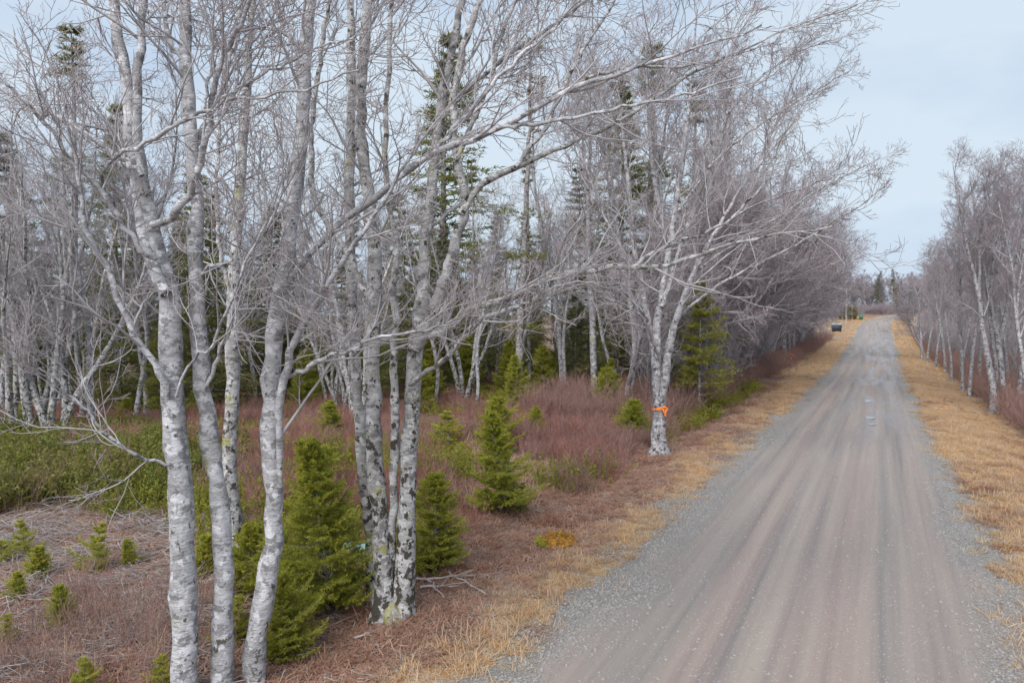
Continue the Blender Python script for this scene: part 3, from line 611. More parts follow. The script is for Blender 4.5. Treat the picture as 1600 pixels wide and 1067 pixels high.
hero('bare_maple_clump', 'multi-stemmed bare tree with lichen-spotted stems rising from one mossy root', bc,
     [([(589, 985, 30), (586, 930, 24), (580, 855, 20), (571, 780, 19), (565, 687, 19), (556, 575, 18), (550, 481, 17), (547, 387, 16), (548, 225, 14), (550, 75, 13), (546, -30, 11), (535, -200, 6)], Yc + 0.35, Yc + 1.2, 'bark_blotched', 0.3),
      ([(603, 985, 40), (601, 930, 35), (597, 870, 31), (593, 817, 29), (587, 742, 27), (584, 687, 26), (582, 575, 23), (586, 481, 22), (584, 387, 21), (575, 300, 19), (565, 225, 18), (566, 100, 16), (578, -20, 14), (590, -220, 7)], Yc, Yc + 0.2, None, 0.6),
      ([(614, 930, 18), (613, 850, 13), (616, 725, 13), (617, 631, 13), (614, 556, 12), (620, 500, 11), (613, 451, 11), (622, 387, 10), (608, 319, 9), (602, 187, 8), (612, -10, 7), (620, -120, 4)], Yc + 0.1, Yc - 0.3),
      ([(626, 985, 38), (628, 930, 33), (635, 860, 30), (633, 817, 30), (638, 740, 28), (641, 650, 27), (648, 556, 26), (658, 500, 23), (660, 440, 20), (664, 380, 18), (670, 337, 17), (677, 262, 16), (689, 169, 14), (711, 56, 12), (728, -30, 10), (750, -200, 5)], Yc, Yc + 0.3, None, 0.6),
      ([(648, 545, 20), (664, 515, 20), (677, 481, 19), (696, 432, 17), (719, 357, 16), (726, 322, 15), (716, 262, 13), (707, 180, 12), (720, 90, 11), (752, -10, 9), (780, -140, 5)], Yc - 0.05, Yc - 0.5),
      ([(586, 480, 12), (560, 440, 10), (545, 400, 9), (512, 350, 9), (490, 300, 9), (488, 200, 8), (500, 90, 7), (520, -40, 5)], Yc + 0.1, Yc + 1.5)],
     [([(652, 545, 14), (668, 524, 15), (685, 519, 14), (707, 511, 14), (719, 492, 14), (756, 477, 14), (801, 466, 13), (850, 440, 12), (905, 425, 11), (969, 419, 10), (1044, 416, 8), (1100, 395, 7), (1175, 376, 6), (1300, 354, 3)], Yc, Yc - 1.0),
      ([(640, 600, 9), (674, 575, 9), (707, 549, 10), (737, 511, 10), (779, 489, 8), (824, 474, 7), (870, 445, 5), (930, 440, 3)], Yc, Yc - 1.2),
      ([(980, 418, 7), (1025, 395, 7), (1060, 378, 6), (1115, 360, 5), (1169, 315, 4), (1205, 270, 3), (1232, 190, 2)], Yc - 0.7, Yc - 0.6),
      ([(720, 335, 13), (752, 289, 12), (805, 262, 11), (850, 240, 10), (900, 221, 9), (985, 180, 7), (1060, 130, 6), (1130, 90, 5), (1220, 50, 3), (1340, 8, 2)], Yc - 0.3, Yc + 0.4),
      ([(712, 250, 9), (735, 200, 9), (756, 150, 8), (790, 37, 7), (830, -50, 5)], Yc - 0.4, Yc + 0.2),
      ([(805, 262, 8), (850, 200, 8), (895, 110, 7), (930, 50, 6), (980, -30, 4)], Yc - 0.2, Yc + 0.5),
      ([(805, 190, 7), (880, 140, 7), (960, 110, 6), (1050, 105, 5), (1120, 95, 4), (1190, 70, 2)], Yc - 0.1, Yc + 0.2),
      ([(690, 185, 8), (740, 130, 7), (800, 85, 7), (880, 30, 6), (940, -20, 4)], Yc + 0.2, Yc + 0.6),
      ([(555, 560, 9), (535, 520, 10), (520, 450, 9), (495, 390, 8), (455, 330, 6), (420, 290, 4)], Yc + 0.4, Yc + 1.2)],
     405, 'bark_blotched', n2=6, n3=4, n4=2, tips=0.0028, stem_t0=0.5, stem_n=7, bias=(0.06, 0, 0.02), l1=(0.8, 1.9), stemname='stem', roots=8, rootr=0.24)
Yt = 22.7
bt = ground(1028, 704)
hero('bare_maple_tree', 'bare wide-crowned tree by the road with orange ribbon tied round its trunk', bt,
     [([(1030, 712, 27), (1029, 690, 22), (1030, 640, 20.5), (1028, 600, 20), (1026, 560, 16), (1026, 520, 14), (1034, 460, 11), (1046, 390, 9), (1056, 320, 8), (1068, 240, 6), (1078, 150, 5), (1086, 60, 3), (1090, 15, 2)], Yt, Yt + 0.5, None, 0.5),
      ([(1033, 625, 13), (1040, 590, 13), (1046, 540, 12), (1060, 490, 10), (1085, 425, 8), (1120, 360, 6), (1158, 295, 5), (1205, 235, 3), (1250, 180, 2)], Yt - 0.1, Yt - 1.2),
      ([(1025, 575, 11), (1014, 510, 10), (1003, 450, 9), (990, 380, 7), (983, 300, 6), (973, 210, 4), (963, 120, 3)], Yt + 0.1, Yt + 1.4),
      ([(1034, 480, 7), (1050, 430, 7), (1075, 350, 6), (1105, 270, 5), (1135, 180, 4), (1160, 100, 2)], Yt, Yt + 1.0)],
     [([(1055, 500, 6), (1110, 455, 6), (1170, 420, 5), (1240, 385, 4), (1330, 330, 3), (1385, 290, 1.5)], Yt - 0.3, Yt - 2.5),
      ([(1085, 425, 6), (1150, 380, 5), (1230, 330, 4), (1300, 285, 3), (1370, 250, 1.5)], Yt - 0.5, Yt + 0.6),
      ([(1060, 330, 6), (1110, 260, 5), (1180, 200, 4), (1260, 150, 3), (1330, 110, 1.5)], Yt, Yt - 1.0),
      ([(1015, 500, 6), (960, 440, 5), (910, 400, 4), (850, 330, 2)], Yt, Yt - 1.8),
      ([(1005, 440, 6), (950, 350, 5), (915, 260, 3), (880, 170, 2)], Yt + 0.4, Yt + 1.8),
      ([(1030, 560, 5), (1005, 500, 5), (960, 470, 4), (900, 455, 2)], Yt - 0.2, Yt - 2.5),
      ([(1135, 180, 4), (1190, 120, 4), (1250, 80, 3), (1310, 60, 1.5)], Yt + 0.6, Yt - 0.5),
      ([(1120, 360, 5), (1160, 330, 4), (1235, 300, 3), (1320, 270, 2)], Yt - 0.8, Yt - 2.2)],
     406, 'bark_woods', n2=7, n3=5, n4=2, stem_t0=0.3, stem_n=12, bias=(0.08, 0, 0.02), l1=(1.4, 3.2), tips=0.0042, roots=6, rootr=0.22)
# orange ribbon tied round that trunk
def ribbon():
    p = at(1030, 636, Yt); r0 = 21.5 / 2 / FPX * Yt * 1.1; th = np.linspace(0, 2 * math.pi, 29)
    o = thing('marking_ribbon', 'orange flagging ribbon tied round a tree trunk with its ends hanging', 'ribbon', tuple(p)); s_ = Soup(); V = []
    for a in th:
        rr = r0 * (1 + 0.05 * math.sin(5 * a)); zc = 0.05 * math.sin(a + 0.5) - 0.03 * math.cos(2 * a)
        h = 0.035 + 0.012 * math.sin(3 * a)
        V += [[rr * math.cos(a), rr * math.sin(a), zc - h], [rr * 1.02 * math.cos(a), rr * 1.02 * math.sin(a), zc + h]]
    s_.add(V, [[2 * i, 2 * i + 2, 2 * i + 3, 2 * i + 1] for i in range(28)]); link('band', s_.mesh('band', MATS['orange_tape']), o)
    kx, ky = 0.14, -r0 * 0.85
    k_ = Soup(); k_.tubes(np.array([[kx - 0.06, ky, 0.02], [kx - 0.02, ky - 0.03, 0.03], [kx + 0.02, ky - 0.03, 0.01], [kx + 0.05, ky, -0.02]]), [0.02, 0.038, 0.038, 0.02], 7); link('knot', k_.mesh('knot', MATS['orange_tape']), o)
    for dx, L in ((-0.04, 0.16), (0.03, 0.26)):
        s2 = Soup(); z = np.linspace(0, -L, 7); wv = 0.03 * np.sin(z * 14 + dx * 40)
        Vt = np.concatenate([[[kx + dx + wv[i] - 0.035, ky - 0.03 + wv[i], z[i]], [kx + dx + wv[i] + 0.035, ky - 0.045 - wv[i] * 0.5, z[i]]] for i in range(7)])
        s2.add(Vt, [[2 * i, 2 * i + 1, 2 * i + 3, 2 * i + 2] for i in range(6)]); link('tail', s2.mesh('tail', MATS['orange_tape']), o)
ribbon()

# ------------------------------------------------------------------ spruce saplings of the clearing
def sapling(proto, px, py, hpx, label, rz=0.0, wide=1.0, name='spruce_sapling', cat='sapling', group=None):
    x, y = ground(px, py); H0 = {'sap0': 2.6, 'sap1': 2.3, 'sap2': 1.15, 'sap3': 1.5, 'sap4': 2.4, 'sap5': 1.2, 'fir0': 5.0}[proto]
    sc = hpx / FPX * y / H0; o = plant(PROTO[proto], name, label, cat, x, y, rz, sc * wide, group, -0.03, zs=1 / wide, tilt=(0.09 * math.sin(px * 1.7), 0.09 * math.cos(px * 2.3))); return o
sapling('sap0', 515, 955, 275, 'tall bushy green spruce sapling close beside the multi-stemmed tree', 0.3, 1.05)
sapling('sap3', 450, 1025, 125, 'low spreading green spruce at the edge of the leaf litter', 1.3, 1.1)
sapling('sap3', 430, 935, 105, 'bushy dark green spruce behind the burled trunk', 2.0, 1.2)
sapling('sap1', 678, 890, 150, 'rounded green spruce sapling just right of the lichen-spotted stems', 0.9, 1.25)
sapling('sap3', 385, 925, 105, 'green spruce clump between the mossy-topped trunk and the burled trunk', 0.4, 1.15)
sapling('sap4', 783, 800, 160, 'cone-shaped green spruce standing out of the purple brush', 2.2, 1.1)
sapling('sap5', 812, 800, 45, 'tiny bright green spruce at the foot of the cone-shaped one', 0.2, 1.2)
sapling('sap3', 770, 705, 80, 'wide dark green spruce behind the cone-shaped one', 1.2, 1.2)
sapling('sap1', 838, 690, 55, 'small spruce beside the wide dark green one', 0.2, 1.1)
sapling('sap5', 700, 705, 60, 'pale green spruce sapling among the dead brush behind the clump', 1.9, 1.4)
sapling('sap1', 520, 690, 65, 'green spruce sapling far behind the burled trunk', 2.6, 1.3)
sapling('sap3', 500, 770, 70, 'dull green spruce behind the tall bushy sapling', 0.7, 1.2)
sapling('sap3', 985, 690, 62, 'yellow-green low fir beside the ribboned tree', 2.9, 1.2)
sapling('sap2', 200, 885, 45, 'small round spruce alone on the grey twig-strewn ground', 0.1, 0.95)
sapling('sap5', 145, 895, 75, 'open yellow-green spruce on the grey twig-strewn ground', 1.2, 0.9)
sapling('sap2', 62, 905, 52, 'low dull green spruce of the slash clearing, between two brighter ones', 2.1, 1.2)
sapling('sap5', 38, 868, 55, 'bright green spruce at the edge of the laurel thicket', 3.0, 1.0)
sapling('sap2', 28, 935, 42, 'compact bright green spruce on the slash', 4.0, 1.2)
sapling('sap5', 5, 880, 40, 'flat spreading spruce at the clearing edge', 5.0, 1.4)
sapling('sap3', 98, 985, 70, 'dark green little spruce rising out of dead grass', 3.3, 0.85)
sapling('sap5', 10, 1010, 50, 'lime green spruce tip beside the rusty dead brush', 0.8, 1.1)
sapling('sap5', 135, 1085, 60, 'lime green spruce under the dead brush at the clearing edge', 2.8, 1.1)
sapling('sap5', 255, 1085, 60, 'lime green spruce at the foot of the crooked pale tree', 1.7, 1.2)
sapling('sap2', 315, 905, 70, 'small green spruce glimpsed between the two pale trunks', 1.5, 1.0)
sapling('sap5', 370, 1000, 70, 'yellowish spruce behind the straight mossy-topped trunk', 0.5, 1.2)
sapling('fir0', 1092, 655, 210, 'olive green fir with layered boughs behind the ribboned tree', 0.4, 1.0, 'fir_tree', 'fir')
sapling('fir0', 1062, 640, 190, 'smaller dark fir hiding behind the ribboned trunk', 2.0, 1.0, 'fir_tree', 'fir')

# ------------------------------------------------------------------ woods
class Field:
    def __init__(self): self.p = []
    def ok(self, x, y, d):
        for a, b in self.p:
            if (a - x) ** 2 + (b - y) ** 2 < d * d: return False
        self.p.append((x, y)); return True
FD = Field()
for q in [ground(1028, 704), ground(610, 966), ground(362, 847)]: FD.p.append(q)
R_ = random.Random(4)
G_LEFT = 'lichen-blotched tree clumps behind the laurel thicket'
for px, py, pr, sc, rz, lb in [(20, 690, 'clump0', 0.92, 0.3, 'multi-stemmed bare tree with the darkest mossy foot behind the laurel thicket'),
                          (60, 690, 'clump1', 0.95, 2.1, 'multi-stemmed bare tree between two clumps behind the laurel thicket'),
                          (88, 693, 'clump2', 0.95, 4.0, 'leaning multi-stemmed bare tree with blackened base behind the laurel thicket'),
                          (146, 682, 'woods0', 1.0, 1.0, 'straight grey unforked tree rising just behind the laurel thicket'),
                          (212, 662, 'woods3', 1.1, 2.0, 'straight grey tree at the far edge of the laurel thicket'),
                          (228, 655, 'woods0', 0.9, 3.0, 'thin dark grey tree next to the straight one past the thicket')]:
    x, y = ground(px, py); plant(PROTO[pr], 'bare_tree', lb, 'tree', x, y, rz, sc); FD.p.append((x, y))
for px, py, pr, sc, rz, lb in [(680, 636, 'woods3', 1.0, 0.3, 'straight bare tree in front of the tall green spire'),
                          (744, 642, 'woods1', 0.9, 1.4, 'slightly leaning bare tree standing at the edge of the purple brush'),
                          (870, 596, 'woods0', 0.95, 2.4, 'pale slim tree beyond the dead-branched spruce'),
                          (918, 596, 'woods2', 1.0, 3.9, 'bare tree with a pale foot deep behind the purple brush'),
                          (962, 628, 'woods3', 1.05, 5.0, 'dark bare tree leaning a little beside a paler crooked one'),
                          (988, 622, 'woods1', 0.75, 0.9, 'pale crooked bare tree leaning towards the ribboned tree'),
                          (520, 640, 'clump1', 0.9, 0.9, 'multi-stemmed bare tree framed between the burled trunk and the lichen-spotted clump')]:
    x, y = ground(px, py); plant(PROTO[pr], 'bare_tree', lb, 'tree', x, y, rz, sc, tilt=(0, -0.12 if 'crooked' in lb else 0)); FD.p.append((x, y))
# named conifers
def big(proto, H0, px, py, ytop, label, rz=0.0, wide=1.0, Y=None):
    x, y = ground(px, py)
    if Y: x = at(px, py, Y)[0]; y = Y
    H = at(px, ytop, y)[2] - gz(x, y); sc = H / H0
    plant(PROTO[proto], 'spruce_tree', label, 'spruce', x, y, rz, sc * wide, None, -0.1, zs=1 / wide); FD.p.append((x, y))
big('spruce3', 13.0, 690, 612, 35, 'tall spire of green spruce standing behind the lichen-spotted clump', 0.5, 1.3)
big('spruce2', 16.0, 1015, 600, 62, 'tall olive spruce rising behind the ribboned tree', 1.5, 1.7)
big('spruce2', 16.0, 120, 600, 30, 'high olive spruce above the laurel thicket', 2.5, 1.4, 38)
big('spruce0', 14.5, 905, 600, 250, 'grey-green spruce at the back of the purple brush', 0.2, 1.2, 44)
big('spruce3', 13.0, 185, 600, 150, 'broad green spruce behind the straight grey unforked tree', 1.2, 1.15, 34)
big('spruce3', 13.0, 330, 600, 235, 'green spruce filling the gap behind the mossy-topped trunk', 2.2, 1.2, 33)
big('spruce3', 13.0, 640, 600, 300, 'low green spruce beside the tall spire', 3.2, 1.3, 37)
big('spruce3', 13.0, 960, 600, 130, 'tall green spruce beside the olive one behind the ribboned tree', 4.2, 1.2, 40)
big('spruce2', 16.0, 1085, 600, 120, 'olive spruce peering over the crown of the ribboned tree', 5.2, 1.5, 43)
big('spruce1', 12.0, 40, 600, 210, 'dark spruce behind the darkest-footed clump', 0.8, 1.2, 36)
big('spruce1', 12.0, 440, 600, 330, 'shaded spruce behind the burled trunk', 1.9, 1.3, 37)
# dead-branched spruce with tufts left at its top
def tufted():
    x, y = ground(812, 640); b = np.array([x, y, gz(x, y)]); g = np.random.default_rng(77)
    o = thing('dying_spruce_tree', 'slender half-dead spruce with rusty tufts at its top and one green tuft', 'spruce', tuple(b)); Y = y
    P, R = traced([(811, 645, 15), (811, 560, 13), (815, 470, 11), (820, 380, 9), (823, 290, 7), (827, 180, 5), (830, 60, 2.5)], Y, Y, 30, g, 0.02)
    s_ = Soup(); s_.tubes(P - b, R, 8, 0.05, True, g); link('trunk', s_.mesh('trunk', MATS['bark_spruce']), o); FD.p.append((x, y))
    P1, R1 = spawn(g, P[None], R[None], 46, 0.3, 0.98, 78, (0.5, 1.6), 7, -0.01, 0.16, 0.5, 0.006, (0, 0, 0), 0.02, 0.75); s2 = Soup(); s2.tubes(P1 - b, R1, 4)
    P2, R2 = spawn(g, P1, R1, 6, 0.2, 1, 45, (0.2, 0.5), 4, 0.0, 0.2, 0.7, 0.005); s2.tubes(P2 - b, R2, 3); link('branches', s2.mesh('branches', MATS['branch_grey']), o)
    for py, mat, n, rr in [(75, 'needle_olive', 900, 0.45), (130, 'needle_rust', 1000, 0.75), (150, 'needle_rust', 700, 0.6), (205, 'needle_rust', 300, 0.5), (335, 'needle_olive', 900, 1.25), (402, 'needle_olive', 1500, 1.0), (512, 'needle_olive', 600, 1.1)]:
        c = at(np.interp(py, [60, 640], [830, 811]), py, Y) - b; a = g.random(n // 12) * 6.28; L = rr * np.sqrt(g.random(n // 12))
        Q = np.stack([np.cos(a) * L, np.sin(a) * L, g.normal(size=len(a)) * 0.10], 1) + c; W = np.stack([Q, Q + np.stack([np.cos(a) * 0.25, np.sin(a) * 0.25, 0 * a + 0.08], 1)], 1)
        s3 = Soup(); needles(g, W, 14, 0.13, 0.03, s3); link('needle_tuft', s3.mesh('needle_tuft', MATS[mat], False), o)
tufted()

# the interior of the woods: bare trees and dark spruces
LB = {'woods0': 'slim single-stemmed bare tree of the woods', 'woods1': 'bare forked tree of the woods', 'woods2': 'tall forked bare tree of the woods', 'woods3': 'short slim bare tree of the woods',
      'clump0': 'bare tree of several stems of the woods', 'clump1': 'bare tree of several spreading stems of the woods', 'clump2': 'bare many-stemmed tree of the woods',
      'spruce0': 'dark green spruce standing in the woods', 'spruce1': 'low-boughed dark spruce of the woods', 'spruce2': 'thin-boughed olive spruce of the woods'}
def where(X, Y):
    px = CX + FPX * X / Y
    a = 'past the laurel thicket' if px < 240 else 'behind the three pale trunks' if px < 480 else 'behind the lichen-spotted clump' if px < 760 else 'behind the half-dead spruce' if px < 960 else 'behind the ribboned tree'
    return a + (', at the near edge' if Y < 36 else ', well inside' if Y < 48 else ', deepest')
n_w = 0
for i in range(5000):
    Y = 27 + 44 * R_.random() ** 1.15; X = -0.86 * Y + R_.random() * (1.25 * Y); s, v = sv(X, Y)
    px = CX + FPX * X / Y
    if v > -11.5 - 0.05 * max(0, s - 30): continue
    if 560 < px < 1000 and Y < 36: continue
    if px < 560 and Y < 29: continue
    deep = Y > 38
    if not FD.ok(X, Y, 2.1 if Y < 45 else 3.0): continue
    if deep and R_.random() < 0.5: pr = R_.choice(['spruce0', 'spruce1', 'spruce1', 'spruce2']); nm, cat, grp = 'spruce_tree', 'spruce', 'spruces of the woods'
    elif Y > 34 and R_.random() < 0.2: pr = R_.choice(['spruce0', 'spruce1']); nm, cat, grp = 'spruce_tree', 'spruce', 'spruces of the woods'
    else: pr = R_.choice(['woods0', 'woods1', 'woods2', 'woods3', 'woods0', 'woods3', 'clump0', 'clump1', 'clump2']); nm, cat, grp = 'bare_tree', 'tree', 'bare trees of the woods'
    sc = 0.75 + 0.4 * R_.random()
    if nm == 'spruce_tree': sc *= 0.78
    plant(PROTO[pr], nm, LB[pr].replace(' of the woods', '').replace(' standing in the woods', '') + ' ' + where(X, Y), cat, X, Y, R_.random() * 6.28, sc, grp, tilt=(R_.gauss(0, 0.03), R_.gauss(0, 0.03))); n_w += 1
    if n_w >= 145: break
for i in range(34):                                               # a far row of low spruces closes the woods
    px = -40 + 34 * i + R_.uniform(-12, 12); Y = R_.uniform(72, 80); X = (px - CX) / FPX * Y
    if sv(X, Y)[1] > -15: continue
    pr = R_.choice(['spruce0', 'spruce1']); plant(PROTO[pr], 'spruce_tree', ('dark spruce' if pr == 'spruce0' else 'low-boughed dark spruce') + ' in the last row ' + where(X, Y).split(',')[0], 'spruce', X, Y, R_.random() * 6, R_.uniform(0.62, 0.8), 'last row of spruces')
# young firs under the trees at the back of the brush
for i in range(46):
    px = R_.uniform(430, 1000); Y = R_.uniform(32, 50); X = (px - CX) / FPX * Y
    if sv(X, Y)[1] > -10.5 or not FD.ok(X, Y, 1.2): continue
    plant(PROTO[R_.choice(['sap3', 'sap1', 'sap0'])], 'young_fir', 'young green fir in the undergrowth ' + where(X, Y), 'fir', X, Y, R_.random() * 6, R_.uniform(0.9, 1.5), 'young firs at the back of the brush')
for i in range(16):
    px = R_.uniform(0, 420); Y = R_.uniform(27, 40); X = (px - CX) / FPX * Y
    if not FD.ok(X, Y, 1.2): continue
    plant(PROTO[R_.choice(['sap3', 'sap1', 'fir0'])], 'young_fir', 'young green fir among the trunks past the laurel thicket', 'fir', X, Y, R_.random() * 6, R_.uniform(0.6, 0.9), 'young firs past the laurel thicket')

# roadside trees beyond the ribboned tree, left bank
yaw = -RA
n_l = 0
for i in range(1200):
    s = 33 + 99 * R_.random(); w = -7.8 - 7.5 * R_.random() - 0.01 * s - 6.5 * float(sstep(104, 114, s))
    if -0.1 < (CX + FPX * xy(s, w)[0] / xy(s, w)[1] - 1050) / 90 < 1.0 and s < 38: continue
    X, Y = xy(s, w)
    if s > 112 and w > -15: continue
    if not FD.ok(X, Y, 2.1): continue
    k = R_.random()
    if k < 0.52: pr = R_.choice(['road0', 'road1', 'road2']); nm, cat = 'bare_tree', 'tree'; lb = {'road0': 'bare tree reaching roadward in the far roadside thicket', 'road1': 'low spreading bare tree in the far roadside thicket', 'road2': 'tall spreading bare tree in the far roadside thicket'}[pr]; sc = R_.uniform(1.1, 1.5)
    elif k < 0.90: pr = R_.choice(['alder0', 'alder1']); nm, cat = 'alder_bush', 'bush'; lb = {'alder0': 'many-whipped bare alder bush in the far roadside thicket', 'alder1': 'upright bare alder bush in the far roadside thicket'}[pr]; sc = R_.uniform(0.95, 1.4)
    else: pr = 'fir0'; nm, cat, lb = 'fir_tree', 'fir', 'dark fir half hidden in the far roadside thicket'; sc = R_.uniform(0.7, 1.2)
    lb = lb.replace('in the far roadside thicket', 'in the roadside thicket').replace('from the far roadside thicket', 'from the roadside thicket') + (' close past the alder row' if s < 55 else ' halfway to the driveway spur' if s < 85 else ' near the driveway spur') + ('' if w > -11 else ', set back')
    plant(PROTO[pr], nm, lb, cat, X, Y, yaw + R_.gauss(0, 0.5), sc, nm.replace('_', ' ') + ' row of the far roadside thicket'); n_l += 1
    if n_l >= 120: break
for s, w, pr, sc in [(36.5, -8.2, 'alder0', 1.1), (40, -8.4, 'alder1', 1.0), (44, -8.2, 'alder0', 0.95), (31, -10.5, 'road0', 0.85), (37.5, -10, 'road2', 0.85), (46, -9, 'road1', 0.85)]:
    X, Y = xy(s, w); plant(PROTO[pr], 'alder_bush' if 'al' in pr else 'bare_tree', 'bare alder bush in the row just past the ribboned tree' if 'al' in pr else 'bare tree behind the alder row just past the ribboned tree', 'bush' if 'al' in pr else 'tree', X, Y, yaw + R_.gauss(0, 0.4), sc, 'alder row past the ribboned tree' if 'al' in pr else 'trees behind the alder row')
for k_, (px, Y_, top, pr, H0) in enumerate([(985, 33, 150, 'woods2', 13.6), (1050, 36, 90, 'verge0', 12.9), (1098, 40, 130, 'woods0', 12.8), (1118, 39, 170, 'woods1', 11.6), (1152, 50, 190, 'woods0', 12.8), (1145, 47, 120, 'woods2', 13.6), (930, 35, 140, 'verge1', 12.0), (1010, 42, 60, 'woods2', 13.6), (880, 38, 170, 'woods0', 12.8)]):
    X = at(px, 500, Y_)[0]; sc = (at(px, top, Y_)[2] - gz(X, Y_)) / H0
    plant(PROTO[pr], 'bare_tree', 'tall bare tree' + [' rising just behind the ribboned tree', ' with steep boughs behind the ribboned tree', ' behind the olive fir', ' next to the olive fir', ' rising out of the alder row', ' far behind the olive fir', ' between the half-dead spruce and the ribboned tree', ' topping the crown of the ribboned tree', ' beside the half-dead spruce'][k_], 'tree', X, Y_, k_ * 1.7, sc)
X, Y = xy(110, -8.0); plant(PROTO['clump0'], 'bare_tree', 'short dark-footed tree at the edge of the straw before the driveway spur', 'tree', X, Y, 1.0, 0.55)

# right bank
for px, py, pr, sc, rz, lb, tl in [(1553, 645, 'verge0', 0.95, 0.4, 'stout pale bare tree leaning slightly at the straw verge', -0.01), (1571, 634, 'verge1', 1.0, 2.2, 'straight pale bare tree close behind the leaning one', 0.01),
                           (1515, 618, 'verge2', 0.95, 1.1, 'slim pale bare tree next to the stout leaning one', 0.0), (1504, 612, 'verge1', 0.9, 3.1, 'slim pale bare tree with a slight bend on the straw verge', -0.03),
                           (1487, 598, 'verge2', 0.85, 4.0, 'slim bare tree by a scraped hollow in the verge', 0.0), (1530, 612, 'verge2', 0.9, 5.0, 'bare tree set back in the reddish brush', 0.0), (1590, 640, 'verge2', 1.0, 5.6, 'slim bare tree deep in the tall mauve brush', 0.03),
                           (1478, 585, 'verge1', 0.85, 2.0, 'bare tree at the end of the scraped bank', 0.0), (1462, 575, 'verge2', 0.9, 0.6, 'thin straight bare tree by the narrow end of the verge', 0.0),
                           (1440, 563, 'road1', 0.9, 3.6, 'dark-stemmed bare tree leaning out over the road', -0.1), (1449, 567, 'verge2', 0.95, 0.2, 'pale bare tree beside the leaning dark-stemmed one', 0.0)]:
    x, y = ground(px, py); plant(PROTO[pr], 'bare_tree', lb, 'tree', x, y, rz, sc, tilt=(0, tl)); FD.p.append((x, y))
n_r = 0
for i in range(1500):
    s = 22 + 125 * R_.random() ** 1.2; w = 5.6 + 17 * R_.random() ** 1.5
    X, Y = xy(s, w)
    if Y < 29 or CX + FPX * X / Y > 1760 or not FD.ok(X, Y, 2.0): continue
    k = R_.random()
    if k < 0.62: pr = R_.choice(['woods0', 'woods1', 'verge0', 'verge1', 'verge2', 'road0' if w > 9.5 else 'verge2', 'clump1']); nm, cat, lb, sc = 'bare_tree', 'tree', {'woods0': 'slim bare tree across the road', 'woods1': 'bare forked tree across the road', 'verge0': 'tall steep-boughed bare tree across the road', 'verge1': 'straight pale bare tree across the road', 'verge2': 'short straight bare tree across the road', 'road0': 'bare spreading tree across the road', 'clump1': 'bare tree of several stems across the road'}[pr] + ' behind the wide straw verge', R_.uniform(0.75, 1.05)
    elif k < 0.86: pr = R_.choice(['alder0', 'alder1']); nm, cat, lb, sc = 'alder_bush', 'bush', {'alder0': 'many-whipped', 'alder1': 'upright'}[pr] + ' bare alder bush behind the wide straw verge', R_.uniform(0.6, 1.0)
    else:
        if w < 11: continue
        pr = R_.choice(['spruce0', 'spruce1']); nm, cat, lb, sc = 'spruce_tree', 'spruce', {'spruce0': 'dark spruce behind the bare trees of the wide straw verge', 'spruce1': 'low-boughed dark spruce behind the bare trees of the wide straw verge'}[pr], R_.uniform(0.5, 0.7)
    lb = lb.replace('behind the bare trees of the wide straw verge', 'beyond the wide straw verge').replace(' across the road', '') + (' by the stout tree' if s < 55 else ' halfway along' if s < 90 else ' by its narrow end') + (', front row' if w < 8.5 else '')
    plant(PROTO[pr], nm, lb, cat, X, Y, R_.random() * 6.28, sc, nm.replace('_', ' ') + ' growth behind the wide straw verge'); n_r += 1
    if n_r >= 110: break

# far end of the road
for i in range(700):
    s = R_.uniform(215, 280); w = R_.uniform(-34, 40)
    if s < 250 and -14 < w < 8: continue
    if abs(w - float(road_off(s))) < 5: continue
    X, Y = xy(s, w)
    if not FD.ok(X, Y, 3.6): continue
    k = R_.random()
    if k < 0.75: pr = R_.choice(['far0', 'far1']); nm, cat, lb = 'bare_tree', 'tree', {'far0': 'bare low-branched tree', 'far1': 'tall bare tree'}[pr] + ' beyond the bend of the road'
    else: pr = R_.choice(['spruce0', 'spruce1']); nm, cat, lb = 'spruce_tree', 'spruce', {'spruce0': 'dark spruce beyond the bend of the road', 'spruce1': 'low-boughed dark spruce beyond the bend of the road'}[pr]
    plant(PROTO[pr], nm, lb, cat, X, Y, R_.random() * 6.28, R_.uniform(1.0, 1.45) * (0.75 if 'spr' in pr else 1), nm.replace('_', ' ') + ' growth beyond the bend')
for i in range(110):
    s = R_.uniform(128, 215); w = -17.5 - 22 * R_.random() ** 1.2
    X, Y = xy(s, w)
    if not FD.ok(X, Y, 3.6): continue
    pr = R_.choice(['far0', 'far1', 'far0', 'far1', 'alder0', 'spruce1'])
    nm, cat = ('alder_bush', 'bush') if 'al' in pr else ('spruce_tree', 'spruce') if 'sp' in pr else ('bare_tree', 'tree')
    plant(PROTO[pr], nm, {'far0': 'bare low-branched tree', 'far1': 'tall bare tree', 'alder0': 'bare alder bush', 'spruce1': 'small dark spruce'}[pr] + ' behind the waste bin and utility pole', cat, X, Y, yaw + R_.gauss(0, 0.6), R_.uniform(0.6, 0.9) * (0.6 if 'sp' in pr else 1), nm.replace('_', ' ') + ' growth behind the waste bin')

